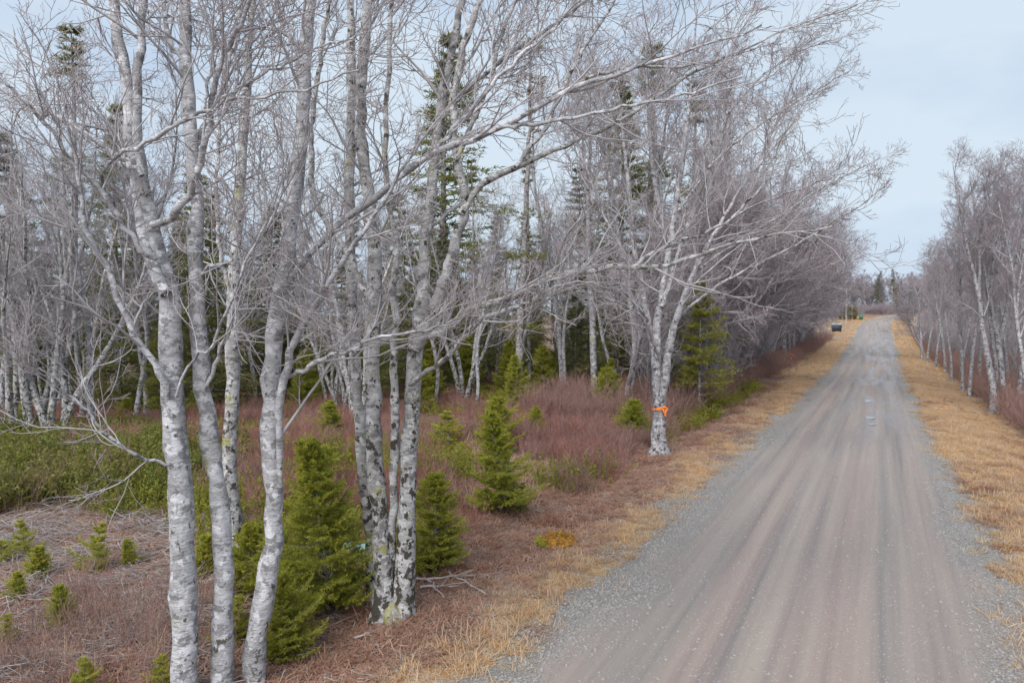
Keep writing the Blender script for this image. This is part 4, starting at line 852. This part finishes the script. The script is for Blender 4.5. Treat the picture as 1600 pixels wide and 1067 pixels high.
# ------------------------------------------------------------------ small things
def dumpster():
    s0, w0 = 155.0, -7.9; x, y = xy(s0, w0)
    o = thing('waste_bin', 'dark blue-black waste bin with grey-green sloped lid on the straw verge', 'waste bin', (x, y, gz(x, y) + 0.1), yaw); o.scale = (1.0, 1.0, 1.15)
    b = Soup(); b.add([[-0.85, -0.55, 0.08], [0.85, -0.55, 0.08], [0.85, 0.55, 0.08], [-0.85, 0.55, 0.08], [-0.95, -0.65, 1.2], [0.95, -0.65, 1.2], [0.95, 0.65, 1.42], [-0.95, 0.65, 1.42]],
                      [[0, 3, 2, 1], [4, 5, 6, 7], [0, 1, 5, 4], [1, 2, 6, 5], [2, 3, 7, 6], [3, 0, 4, 7]]); link('body', b.mesh('body', MATS['dumpster_paint'], False), o)
    for sx in (-0.49, 0.49):
        l_ = Soup(); l_.add([[sx - 0.47, -0.72, 1.215], [sx + 0.47, -0.72, 1.215], [sx + 0.47, 0.66, 1.455], [sx - 0.47, 0.66, 1.455], [sx - 0.47, -0.72, 1.28], [sx + 0.47, -0.72, 1.28], [sx + 0.47, 0.66, 1.56], [sx - 0.47, 0.66, 1.56]],
                              [[0, 3, 2, 1], [4, 5, 6, 7], [0, 1, 5, 4], [1, 2, 6, 5], [2, 3, 7, 6], [3, 0, 4, 7]]); link('lid', l_.mesh('lid', MATS['dumpster_lid'], False), o)
    for sx in (-1, 1):
        p = Soup(); p.box((sx * 1.0, 0, 0.85), (0.06, 0.42, 0.07)); link('lift_pocket', p.mesh('lift_pocket', MATS['dumpster_paint'], False), o)
        for sy in (-0.4, 0.4):
            c = Soup(); c.tubes([[sx * 0.7 - 0.04, sy, 0.05], [sx * 0.7 + 0.04, sy, 0.05]], [0.07, 0.07], 10, cap=True); link('wheel', c.mesh('wheel', MATS['rubber_black']), o)
dumpster()
def pole(s0, w0, H, label):
    x, y = xy(s0, w0); o = thing('utility_pole', label, 'pole', (x, y, gz(x, y) - 0.1), yaw); a = Soup()
    a.tubes([[0, 0, q] for q in np.linspace(0, H, 8)], np.linspace(0.16, 0.11, 8), 10, 0.02, True); link('shaft', a.mesh('shaft', MATS['pole_wood']), o)
    c = Soup(); c.box((0, -0.13, H - 0.5), (0.9, 0.05, 0.06)); link('crossarm', c.mesh('crossarm', MATS['pole_wood'], False), o)
    for q in (-0.8, 0.8, 0.25):
        i_ = Soup(); i_.tubes([[q, -0.13, H - 0.45], [q, -0.13, H - 0.38], [q, -0.13, H - 0.33], [q, -0.13, H - 0.26]], [0.03, 0.055, 0.035, 0.05], 8, cap=True); link('insulator', i_.mesh('insulator', MATS['porcelain']), o)
pole(185, -7.4, 9.0, 'pale utility pole standing behind the dark waste bin')
pole(250, 3.0, 9.0, 'pale utility pole beyond the bend of the road')
def post():
    x, y = ground(1429, 527); H = 30 / FPX * y
    o = thing('marker_post', 'pale wooden marker post standing at the brush edge of the straw verge', 'post', (x, y, gz(x, y) - 0.1), yaw)
    a = Soup(); r = 6.0 / 2 / FPX * y; a.tubes([[0, 0, 0], [0.01, 0, H * 0.5], [0.02, 0, H]], [r, r, r * 0.96], 8, 0.02, True); link('shaft', a.mesh('shaft', MATS['post_wood']), o)
    c = Soup(); c.tubes([[0.02, 0, H], [0.02, 0, H + 0.1]], [r * 0.96, r * 0.5], 8, 0.02, True); link('cap', c.mesh('cap', MATS['post_wood']), o)
post()
def red_marker():
    x, y = ground(1237, 573); u = 1.15 * y / FPX
    o = thing('red_marker', 'small weathered red marker with pale spots at the edge of the roadside brush', 'marker', (x, y, gz(x, y)), yaw)
    a = Soup(); a.tubes([[0, 0, -0.05], [0.02, 0, 9 * u]], [2 * u, 1.6 * u], 8, 0.06, True); link('stake', a.mesh('stake', MATS['deadwood']), o)
    b = Soup(); b.tubes([[-3.6 * u, 0, 10 * u], [-2 * u, 0, 13 * u], [0, 0, 14.5 * u], [2 * u, 0, 13 * u], [4 * u, 0, 9.5 * u]], [1.2 * u, 2.4 * u, 2.8 * u, 2.4 * u, 1.0 * u], 8, 0.1, True); link('hood', b.mesh('hood', MATS['red_paint']), o)
    for dx, dz in ((-0.2, 11.5), (-1.8, 4.5)):
        c = Soup(); c.tubes([[dx * u, -2.0 * u, (dz - 0.9) * u], [dx * u, -3.0 * u, (dz + 0.9) * u]], [1.0 * u, 0.8 * u], 7, 0.1, True); link('pale_spot', c.mesh('pale_spot', MATS['white_paint']), o)
red_marker()
# cedars and a green bin at the far lawn
for i, (px, h, wd) in enumerate([(1352, 15, 0.8), (1358, 19, 0.8), (1363, 23, 0.85), (1369, 22, 0.8)]):
    s0 = 205; w0 = -9.6 + i * 1.15; x, y = xy(s0, w0)
    if i == 0: PROTO['cedar'] = conifer(340, 4.0, 1.25, 130, 10, 9, 0.14, 0.05, 'needle_cedar', -0.5, 0.01, 0.35, 0.06, twl=(0.3, 0.5))
    plant(PROTO['cedar'], 'cedar_shrub', ['short', 'middling', 'tallest', 'tall'][i] + ' columnar green cedar of the group on the far lawn', 'cedar', x, y, i * 1.3, h / FPX * y / 4.0, 'cedars on the far lawn')
x, y = xy(205, -4.6); o = thing('green_bin', 'small green wheeled bin beside the cedars on the far lawn', 'bin', (x, y, gz(x, y)), yaw)
b = Soup(); b.add([[-0.4, -0.4, 0.06], [0.4, -0.4, 0.06], [0.4, 0.4, 0.06], [-0.4, 0.4, 0.06], [-0.5, -0.5, 1.5], [0.5, -0.5, 1.5], [0.5, 0.5, 1.6], [-0.5, 0.5, 1.6]], [[0, 3, 2, 1], [0, 1, 5, 4], [1, 2, 6, 5], [2, 3, 7, 6], [3, 0, 4, 7], [4, 5, 6, 7]]); link('body', b.mesh('body', MATS['plastic_green'], False), o)
b = Soup(); b.add([[-0.54, -0.56, 1.51], [0.54, -0.56, 1.51], [0.54, 0.5, 1.62], [-0.54, 0.5, 1.62], [-0.5, -0.5, 1.60], [0.5, -0.5, 1.60], [0.5, 0.45, 1.74], [-0.5, 0.45, 1.74]], [[0, 3, 2, 1], [0, 1, 5, 4], [1, 2, 6, 5], [2, 3, 7, 6], [3, 0, 4, 7], [4, 5, 6, 7]]); link('lid', b.mesh('lid', MATS['plastic_green'], False), o)
for sx in (-0.38, 0.38):
    b = Soup(); b.tubes([[sx - 0.04, 0.4, 0.12], [sx + 0.04, 0.4, 0.12]], [0.12, 0.12], 10, cap=True); link('wheel', b.mesh('wheel', MATS['rubber_black']), o)

def mound(name, label, cat, px, py, a, b, h, mat, seed, rz=0.0, parts=()):
    x, y = ground(px, py); g = np.random.default_rng(seed); nr, na = 9, 22; V = []
    for i in range(nr):
        q = i / (nr - 1); ph = q * math.pi / 2
        for j in range(na):
            th = j * 2 * math.pi / na; n = 1 + 0.5 * (vn(math.cos(th) * 2.5 + q * 3, math.sin(th) * 2.5 + seed, 1.0, seed) - 0.5)
            V.append([a * math.cos(ph) * math.cos(th) * n + g.normal() * a * 0.03, b * math.cos(ph) * math.sin(th) * n + g.normal() * b * 0.03, h * math.sin(ph) * (0.8 + 0.5 * n * 0.5) - 0.05])
    Q = [[i * na + j, i * na + (j + 1) % na, (i + 1) * na + (j + 1) % na, (i + 1) * na + j] for i in range(nr - 1) for j in range(na)]
    o = thing(name, label, cat, (x, y, gz(x, y)), rz); s_ = Soup(); s_.add(V, Q); link(parts[0] if parts else 'body', s_.mesh(name, MATS[mat]), o); return o, x, y
o, x, y = mound('mossy_stump', 'rotten low stump covered in golden orange moss on the verge', 'stump', 872, 850, 0.34, 0.26, 0.17, 'moss_gold', 12, 0.2, ('rotten_wood',))
g = np.random.default_rng(9); s_ = Soup()
a = g.random(420) * 6.28; r = np.sqrt(g.random(420)); Pm = np.stack([np.cos(a) * r * 0.36, np.sin(a) * r * 0.28, 0.17 * np.sqrt(np.clip(1 - r * r, 0, 1))], 1)
needles(g, np.stack([Pm, Pm + g.normal(size=Pm.shape) * 0.03 + [0, 0, 0.03]], 1), 5, 0.05, 0.012, s_); link('moss', s_.mesh('moss', MATS['moss_gold'], False), o)
s_ = Soup(); a = g.random(130) * 6.28; Pm = np.stack([-0.33 + np.cos(a) * 0.13 * g.random(130), np.sin(a) * 0.2, 0.03 + 0.05 * g.random(130)], 1)
needles(g, np.stack([Pm, Pm + g.normal(size=Pm.shape) * 0.03 + [0, 0, 0.03]], 1), 6, 0.05, 0.012, s_); link('green_moss', s_.mesh('green_moss', MATS['needle_lime'], False), o)
# torn turquoise sheet behind the sapling
x, y = ground(566, 868); n = 9; u, v_ = np.meshgrid(np.linspace(-0.32, 0.32, n), np.linspace(-0.2, 0.2, n), indexing='ij')
V = np.stack([u + 0.06 * (vn(u, v_, 5, 1) - 0.5), v_ + 0.08 * (vn(u, v_, 6, 2) - 0.5), 0.10 + 0.18 * (vn(u, v_, 7, 3) - 0.3)], -1).reshape(-1, 3); i = np.arange(n * n).reshape(n, n)
s_ = Soup(); s_.add(V, np.stack([i[:-1, :-1], i[1:, :-1], i[1:, 1:], i[:-1, 1:]], -1).reshape(-1, 4)); s_.add(V - [0, 0, 0.012], np.stack([i[:-1, :-1], i[:-1, 1:], i[1:, 1:], i[1:, :-1]], -1).reshape(-1, 4))
o = link('plastic_sheet', s_.mesh('plastic_sheet', MATS['tarp'])); o.location = (x, y, gz(x, y)); tag(o, 'crumpled pale turquoise plastic sheet lying behind the multi-stemmed tree', 'plastic sheet')
# logs and fallen branches
def fallen(px0, py0, px1, py1, w, label, name='fallen_branch', seed=0, fork=2, lift=0.05):
    g = np.random.default_rng(seed); a, b = np.array(ground(px0, py0)), np.array(ground(px1, py1)); k = 8
    P = np.array([[*(a + (b - a) * q), 0] for q in np.linspace(0, 1, k)]); P[:, :2] += g.normal(size=(k, 2)) * 0.02
    P[:, 2] = np.array([gz(p[0], p[1]) for p in P]) + lift + 0.03 * g.random(k); r = w / 2 / FPX * a[1]
    o = thing(name, label, 'log' if 'log' in name else 'branch', tuple(P[0])); R = r * np.linspace(1, 0.55 if 'log' in name else 0.3, k); s_ = Soup(); s_.tubes(P - P[0], R, 8, 0.06, True, g); link('wood', s_.mesh('wood', MATS['deadwood']), o)
    if fork:
        C, RC = spawn(g, P[None], R[None], fork, 0.3, 0.9, 40, (0.2, 0.6), 5, 0.0, 0.1, 0.6, 0.004); s2 = Soup(); s2.tubes(C - P[0], RC, 5, 0.0, True); link('side_shoot', s2.mesh('side_shoot', MATS['deadwood']), o)
fallen(318, 918, 338, 912, 11, 'short bleached log end lying between the pale trunks', 'fallen_log', 1, 0, 0.06)
for k, (q, lb) in enumerate([((650, 912, 745, 903, 5), 'long bleached branch on the litter beside the lichen-spotted clump'), ((655, 925, 715, 920, 5), 'bleached branch lying under the longer one beside the clump'), ((665, 905, 690, 940, 4), 'short bleached branch crossing two others beside the clump'),
                             ((700, 900, 760, 935, 4), 'bleached branch pointing at the road beside the clump'), ((550, 1005, 580, 995, 5), 'pale bent branch lying alone on the litter near the sapling'), ((140, 980, 180, 985, 5), 'bleached branch half sunk in dead brush in the clearing'),
                             ((60, 935, 75, 905, 5), 'bleached branch among the small spruces of the clearing'), ((0, 995, 60, 975, 7), 'stout grey branch on the slash beside the rusty brush'), ((880, 690, 930, 700, 4), 'grey fallen branch in the brush before the ribboned tree'), ((440, 662, 490, 655, 8), 'grey fallen trunk across the far brush')]):
    fallen(*q, lb, seed=20 + k)

# ------------------------------------------------------------------ ground cover: grass, litter, brush, slash, laurel, gravel (scattered instances)
def scatter(name, label, tmpl, pts, seed, smin, smax, cat, tilt=0.15):
    g = np.random.default_rng(seed); n = len(pts)
    me = bpy.data.meshes.new(name); z = terr(pts[:, 0], pts[:, 1]) if pts.shape[1] == 2 else pts[:, 2]
    P = np.stack([pts[:, 0], pts[:, 1], z], 1).astype(np.float32); me.vertices.add(n); me.vertices.foreach_set('co', P.ravel())
    a = me.attributes.new('rot', 'FLOAT_VECTOR', 'POINT'); a.data.foreach_set('vector', np.stack([g.normal(size=n) * tilt, g.normal(size=n) * tilt, g.random(n) * 6.283], 1).astype(np.float32).ravel())
    a = me.attributes.new('scl', 'FLOAT', 'POINT'); a.data.foreach_set('value', ((smin + (smax - smin) * g.random(n)) * (0.62 + 0.76 * fbm(P[:, 0], P[:, 1], 0.7, 201))).astype(np.float32))
    src = bpy.data.objects.new(name + '_piece', tmpl)
    ng = bpy.data.node_groups.new(name, 'GeometryNodeTree'); ng.interface.new_socket('Geometry', in_out='INPUT', socket_type='NodeSocketGeometry'); ng.interface.new_socket('Geometry', in_out='OUTPUT', socket_type='NodeSocketGeometry')
    N, L = ng.nodes, ng.links; gi, go = N.new('NodeGroupInput'), N.new('NodeGroupOutput'); io = N.new('GeometryNodeInstanceOnPoints'); oi = N.new('GeometryNodeObjectInfo'); oi.inputs['Object'].default_value = src
    oi.inputs['As Instance'].default_value = True
    ar = N.new('GeometryNodeInputNamedAttribute'); ar.data_type = 'FLOAT_VECTOR'; ar.inputs['Name'].default_value = 'rot'
    as_ = N.new('GeometryNodeInputNamedAttribute'); as_.data_type = 'FLOAT'; as_.inputs['Name'].default_value = 'scl'
    er = N.new('FunctionNodeEulerToRotation')
    L.new(gi.outputs[0], io.inputs['Points']); L.new(oi.outputs['Geometry'], io.inputs['Instance']); L.new(ar.outputs['Attribute'], er.inputs[0]); L.new(er.outputs[0], io.inputs['Rotation']); L.new(as_.outputs['Attribute'], io.inputs['Scale']); L.new(io.outputs[0], go.inputs[0])
    o = link(name, me); m = o.modifiers.new('scatter', 'NODES'); m.node_group = ng
    tag(o, label, cat, kind='stuff'); return o
def blades(seed, n, rad, h, wd, mat, flat=0.0, bend=0.5):
    g = np.random.default_rng(seed); a = g.random(n) * 6.283; r = rad * np.sqrt(g.random(n)); B = np.stack([np.cos(a) * r, np.sin(a) * r, -0.01 + 0 * r], 1)
    az = g.random(n) * 6.283; el = np.clip(g.normal(1.15 - 1.0 * flat, 0.3, n), 0.03, 1.5); L = h * (0.45 + 0.75 * g.random(n))
    D = np.stack([np.cos(az) * np.cos(el), np.sin(az) * np.cos(el), np.sin(el)], 1); S_ = np.stack([-np.sin(az), np.cos(az), 0 * az], 1) * (wd / 2) * (0.7 + 0.6 * g.random(n))[:, None]
    M = B + D * (L * 0.55)[:, None]; D2 = D.copy(); D2[:, 2] -= bend * g.random(n); E = M + D2 * (L * 0.45)[:, None]; E[:, 2] = np.maximum(E[:, 2], 0.005)
    if flat: B[:, 2] += 0.04 * g.random(n) * flat; 
    V = np.stack([B - S_, B + S_, M - S_ * 0.8, M + S_ * 0.8, E], 1).reshape(-1, 3); b = np.arange(n)[:, None] * 5
    return mesh_from('tuft', V, [b + np.array([[0, 1, 3, 2]]), b + np.array([[2, 3, 4]])], MATS[mat], False)
def brush_piece(seed, n, rad, h, mat, rr=0.004, k2=4, spread=0.35):
    g = np.random.default_rng(seed); s_ = Soup(); a = g.random(n) * 6.283; r = rad * np.sqrt(g.random(n)); k = 5
    P = np.empty((n, k, 3)); P[:, 0] = np.stack([np.cos(a) * r, np.sin(a) * r, 0 * r - 0.02], 1); D = np.stack([np.cos(a) * spread * g.random(n), np.sin(a) * spread * g.random(n), np.ones(n)], 1); L = h * (0.55 + 0.6 * g.random(n))
    for j in range(1, k):
        D += g.normal(size=(n, 3)) * 0.12; D /= np.linalg.norm(D, axis=1, keepdims=True); P[:, j] = P[:, j - 1] + D * (L / (k - 1))[:, None]
    R = rr * np.linspace(1.2, 0.6, k)[None].repeat(n, 0); s_.tubes(P, R, 3); C, RC = spawn(g, P, R, k2, 0.3, 1, 30, (h * 0.2, h * 0.45), 3, 0.05, 0.12, 0.9, rr * 0.6); s_.tubes(C, RC, 3)
    return s_.mesh('brush', MATS[mat])
def sticks(seed, n, rad, L0, r, mat):
    g = np.random.default_rng(seed); s_ = Soup(); P = np.empty((n, 4, 3)); a = g.random(n) * 6.283; q = rad * np.sqrt(g.random(n)); th = g.random(n) * 6.283; L = L0 * (0.3 + g.random(n))
    c = np.stack([np.cos(a) * q, np.sin(a) * q, 0.02 + 0.09 * g.random(n)], 1); D = np.stack([np.cos(th), np.sin(th), g.normal(size=n) * 0.12], 1)
    for j in range(4): P[:, j] = c + D * (L * (j / 3 - 0.5))[:, None] + g.normal(size=(n, 3)) * 0.012
    P[:, :, 2] = np.maximum(P[:, :, 2], 0.0); s_.tubes(P, (r * (0.5 + g.random((n, 1)))) * np.array([[1, 0.9, 0.8, 0.5]]), 3); return s_.mesh('sticks', MATS[mat])
def leafy(seed, n, rad, h, mat, per=16, ln=0.045, wd=0.022):
    g = np.random.default_rng(seed); s_ = Soup(); a = g.random(n) * 6.283; r = rad * np.sqrt(g.random(n)); P = np.empty((n, 4, 3)); P[:, 0] = np.stack([np.cos(a) * r, np.sin(a) * r, 0 * r], 1); D = np.stack([np.cos(a) * 0.4, np.sin(a) * 0.4, np.ones(n)], 1); L = h * (0.5 + 0.6 * g.random(n))
    for j in range(1, 4): D += g.normal(size=(n, 3)) * 0.2; D /= np.linalg.norm(D, axis=1, keepdims=True); P[:, j] = P[:, j - 1] + D * (L / 3)[:, None]
    needles(g, P[:, 1:], per, ln, wd, s_, 0.35, 1.25); me = s_.mesh('leafy', MATS[mat], False); return me
def pick(n, seed, s0, s1, w0, w1, keep, power=1.0):
    g = np.random.default_rng(seed); s = s0 + (s1 - s0) * g.random(n) ** power; w = w0 + (w1 - w0) * g.random(n); x, y = xy(s, w + road_off(s)); m = g.random(n) < keep(x, y, s, w)
    px = CX + FPX * x / np.maximum(y, 0.5); m &= (px > -250) & (px < 1850) & (y > 3)
    return np.stack([x[m], y[m]], 1)
def near_c(x, y, pts, r):
    m = np.zeros(len(x), bool)
    for a, b in pts: m |= (x - a) ** 2 + (y - b) ** 2 < r * r
    return m
Z = lambda x, y, i: zones(x, y)[i]
for q in range(2):
    scatter('dead_grass', 'dry straw-coloured grass along the road verges', blades(500 + q, 34, 0.11, 0.15, 0.0075, ['straw', 'straw_gold'][q], 0.35), pick(26000, 510 + q, 4, 70, -7.5, 6.5, lambda x, y, s, w: Z(x, y, 0) * (1 - 0.75 * Z(x, y, 1)) * np.where(w < -3, 0.55 + 0.35 * sstep(20, 32, s), 0.75)), 520 + q, 0.6, 1.3, 'grass')
    scatter('matted_grass', 'flattened pale grass of the verges', blades(530 + q, 40, 0.16, 0.20, 0.008, ['straw_gold', 'straw'][q], 0.85), pick(16000, 540 + q, 4, 90, -7.5, 6.5, lambda x, y, s, w: Z(x, y, 0) * np.where(w < -3, 0.6 + 0.4 * sstep(20, 32, s), 1.0)), 550 + q, 0.7, 1.3, 'grass')
    scatter('far_grass', 'dry golden grass along the far verges', blades(560 + q, 40, 0.3, 0.24, 0.02, ['straw_gold', 'straw'][q], 0.5), pick(9000, 570 + q, 60, 215, -12, 7.5, lambda x, y, s, w: np.clip((w < -4.8) | (w > 2.2), 0, 1) * 0.9 * ~((w < 0) & ((np.abs(s - 131) < 2) | (np.abs(s - 164) < 2.2)))), 580 + q, 0.7, 1.5, 'grass')
scatter('leaf_litter', 'reddish brown leaf litter and dead stems on the bank', blades(600, 42, 0.22, 0.16, 0.011, 'litter', 0.95), pick(34000, 601, 3, 48, -22, -4.6, lambda x, y, s, w: (1 - 0.75 * Z(x, y, 0) * np.where(w > -4.6, 1.3, 1.0)).clip(0, 1) * np.where(w > -10, 1.0, np.where(y < 18, 0.9, 0.55))), 602, 0.6, 1.3, 'litter')
scatter('dead_bracken', 'rusty dead bracken fronds and stems', blades(610, 30, 0.2, 0.26, 0.012, 'bracken', 0.5), pick(16000, 611, 4, 60, -26, -5.6, lambda x, y, s, w: sstep(0.48, 0.6, fbm(x, y, 0.35, 71)) * (1 - Z(x, y, 0)) * np.where(w > -7.5, 0.4, 0.9)), 612, 0.6, 1.4, 'bracken')
clear = lambda x, y: sstep(0.36, 0.44, -x / np.maximum(y, 1)) * (1 - sstep(14.5, 17.5, y))                # the slash clearing
redm = lambda x, y, s, w: sstep(0.40, 0.56, fbm(x, y, 0.3, 81) + 0.03) * (1 - sstep(-7.6, -6.6, w + 1.5 * (fbm(x, y, 0.5, 5) - 0.5))) * (1 - 0.9 * clear(x, y)) * (1 - 0.85 * Z(x, y, 2)) * sstep(10.0, 12.0, s) * np.where((s > 30) & (w > -8.0 - 0.6 * (fbm(x, y, 0.8, 3) - 0.5)), 0.0, 1.0)
for q in range(2):
    scatter('red_brush', 'purplish red leafless brush covering the cut-over ground', brush_piece(620 + q, 20, 0.25, 0.75, ['twig_red', 'twig_brush'][q], 0.004, 5), pick(15000, 630 + q, 9, 62, -34, -6.2, lambda x, y, s, w: redm(x, y, s, w) * np.where(y < 40, 0.75, 0.5) * sstep(0.30, 0.55, fbm(x, y, 1.1, 83 + 5 * q))), 640 + q, 0.4, 1.2, 'brush')
scatter('bank_brush', 'grey mauve leafless brush along the far thicket edges', brush_piece(650, 22, 0.4, 1.5, 'twig_brush', 0.005, 5), np.concatenate([pick(2600, 651, 27, 130, -15, -7.4, lambda x, y, s, w: 0.8 + 0 * x), pick(6500, 652, 17, 150, 5.2, 20, lambda x, y, s, w: 0.9 + 0 * x)]), 653, 0.55, 1.15, 'brush')
scatter('pale_tufts', 'pale dead grass tangled in the brush', blades(722, 30, 0.14, 0.42, 0.011, 'straw', 0.25), pick(3600, 723, 8, 50, -26, -6.4, lambda x, y, s, w: sstep(0.5, 0.62, fbm(x, y, 0.8, 77)) * 0.8), 724, 0.5, 1.3, 'grass')
scatter('green_tufts', 'low yellow-green leafy patches in the brush', leafy(705, 26, 0.35, 0.6, 'needle_fir', 20, 0.055, 0.04), pick(4200, 706, 9, 48, -30, -6.6, lambda x, y, s, w: sstep(0.50, 0.58, fbm(x, y, 0.4, 97)) * 0.9), 707, 0.4, 1.3, 'undergrowth')
scatter('verge_litter', 'brown dead stems and litter mixed into the wide verge', blades(605, 34, 0.2, 0.18, 0.011, 'bracken', 0.85), pick(9000, 606, 8, 75, 1.7, 6.5, lambda x, y, s, w: sstep(0.44, 0.58, fbm(x, y, 0.7, 66)) * 0.9), 607, 0.6, 1.3, 'litter')
scatter('far_brush', 'mauve leafless brush beyond the bend of the road', brush_piece(655, 26, 0.7, 2.6, 'twig_mauve', 0.022, 5), pick(2600, 656, 205, 275, -40, 45, lambda x, y, s, w: np.where((np.abs(w) > 6.5) & ((s > 226) | (w < -16) | (w > 4)), 0.9, 0.0)), 657, 0.5, 1.2, 'brush')
scatter('slash', 'grey bleached twigs and slash strewn over the clearing', sticks(660, 16, 0.4, 0.6, 0.005, 'deadwood'), pick(5200, 661, -4, 20, -22, -6.5, lambda x, y, s, w: clear(x, y) * (1 - Z(x, y, 2)) * 0.8), 662, 0.5, 1.2, 'slash')
scatter('bank_twigs', 'thin dead twigs lying on the bank', sticks(670, 7, 0.4, 0.4, 0.004, 'deadwood'), pick(2600, 671, 3, 45, -20, -5.2, lambda x, y, s, w: 0.45 + 0 * x), 672, 0.5, 1.1, 'twigs')
for q in range(2):
    scatter('laurel_thicket', 'low green leafy laurel thicket behind the slash', leafy(680 + q, 30, 0.38, 0.7, ['laurel_leaf', 'needle_olive'][q], 22, 0.06, 0.05), pick(7000, 690 + q, -12, 30, -42, -9, lambda x, y, s, w: Z(x, y, 2) * 0.75 * sstep(0.3, 0.5, fbm(x, y, 0.9, 95 + q))), 695 + q, 0.45, 1.35, 'thicket')
scatter('thicket_twigs', 'bare brown twigs standing through the laurel thicket', brush_piece(698, 14, 0.3, 0.85, 'twig_brush', 0.0036, 5, 0.5), pick(3000, 699, -12, 30, -42, -9, lambda x, y, s, w: Z(x, y, 2) * 0.55), 694, 0.5, 1.2, 'brush')
scatter('undergrowth', 'patches of low green undergrowth in the brush and woods', leafy(700, 26, 0.4, 0.5, 'laurel_leaf', 20), pick(6000, 701, 14, 85, -60, -8.5, lambda x, y, s, w: sstep(0.56, 0.64, fbm(x, y, 0.18, 91)) * 0.7 * sstep(17, 22, y)), 702, 0.6, 1.3, 'undergrowth')
cl = [ground(*p) for p in ((60, 1010), (130, 1000), (180, 1040), (40, 1050), (230, 1000), (200, 960), (100, 1050), (150, 945))]
g = np.random.default_rng(8); pts = np.concatenate([np.array(c)[None] + g.normal(size=(7, 2)) * 0.45 for c in cl])
scatter('dead_brush', 'rusty brown dead brush with pale grass at the clearing edge', brush_piece(710, 16, 0.25, 0.6, 'twig_brush', 0.003, 5, 0.7), pts, 711, 0.5, 1.1, 'brush')
scatter('tall_dead_grass', 'tall pale dead grass in the rusty brush', blades(720, 26, 0.12, 0.55, 0.008, 'straw', 0.1), pts[::2] + 0.1, 721, 0.6, 1.2, 'grass')
def stone_piece(seed):
    import bmesh
    g = np.random.default_rng(seed); bm = bmesh.new(); bmesh.ops.create_icosphere(bm, subdivisions=1, radius=1.0)
    for v in bm.verts: v.co *= 0.75 + 0.5 * g.random(); v.co.z *= 0.6
    me = bpy.data.meshes.new('stone'); bm.to_mesh(me); bm.free(); me.materials.append(MATS['stone_grey']); return me
def road_pts(n, seed, w0, w1, s0, s1, keep):
    g = np.random.default_rng(seed); s = s0 + (s1 - s0) * g.random(n) ** 1.6; w = w0 + (w1 - w0) * g.random(n); x, y = xy(s, w); m = (g.random(n) < keep(x, y, s, w)) & (np.abs(CX + FPX * x / np.maximum(y, .5) - 800) < 900)
    x, y, s, w = x[m], y[m], s[m], w[m]; return np.stack([x, y, np.maximum(road_z(s, w, x, y), terr(x, y))], 1)
shf = lambda x, y, s, w: np.clip(r_attr(s, w, x, y)['shoulder'][1] + 0.10, 0, 1) * (1 - 0.6 * Z(x, y, 0))
for q in range(2):
    scatter('gravel', 'loose grey gravel along the road shoulders', stone_piece(730 + q), road_pts(38000, 740 + q, -5.3, 2.6, 4, 40, shf), 745 + q, [0.006, 0.012][q], [0.014, 0.026][q], 'gravel', 0.5)
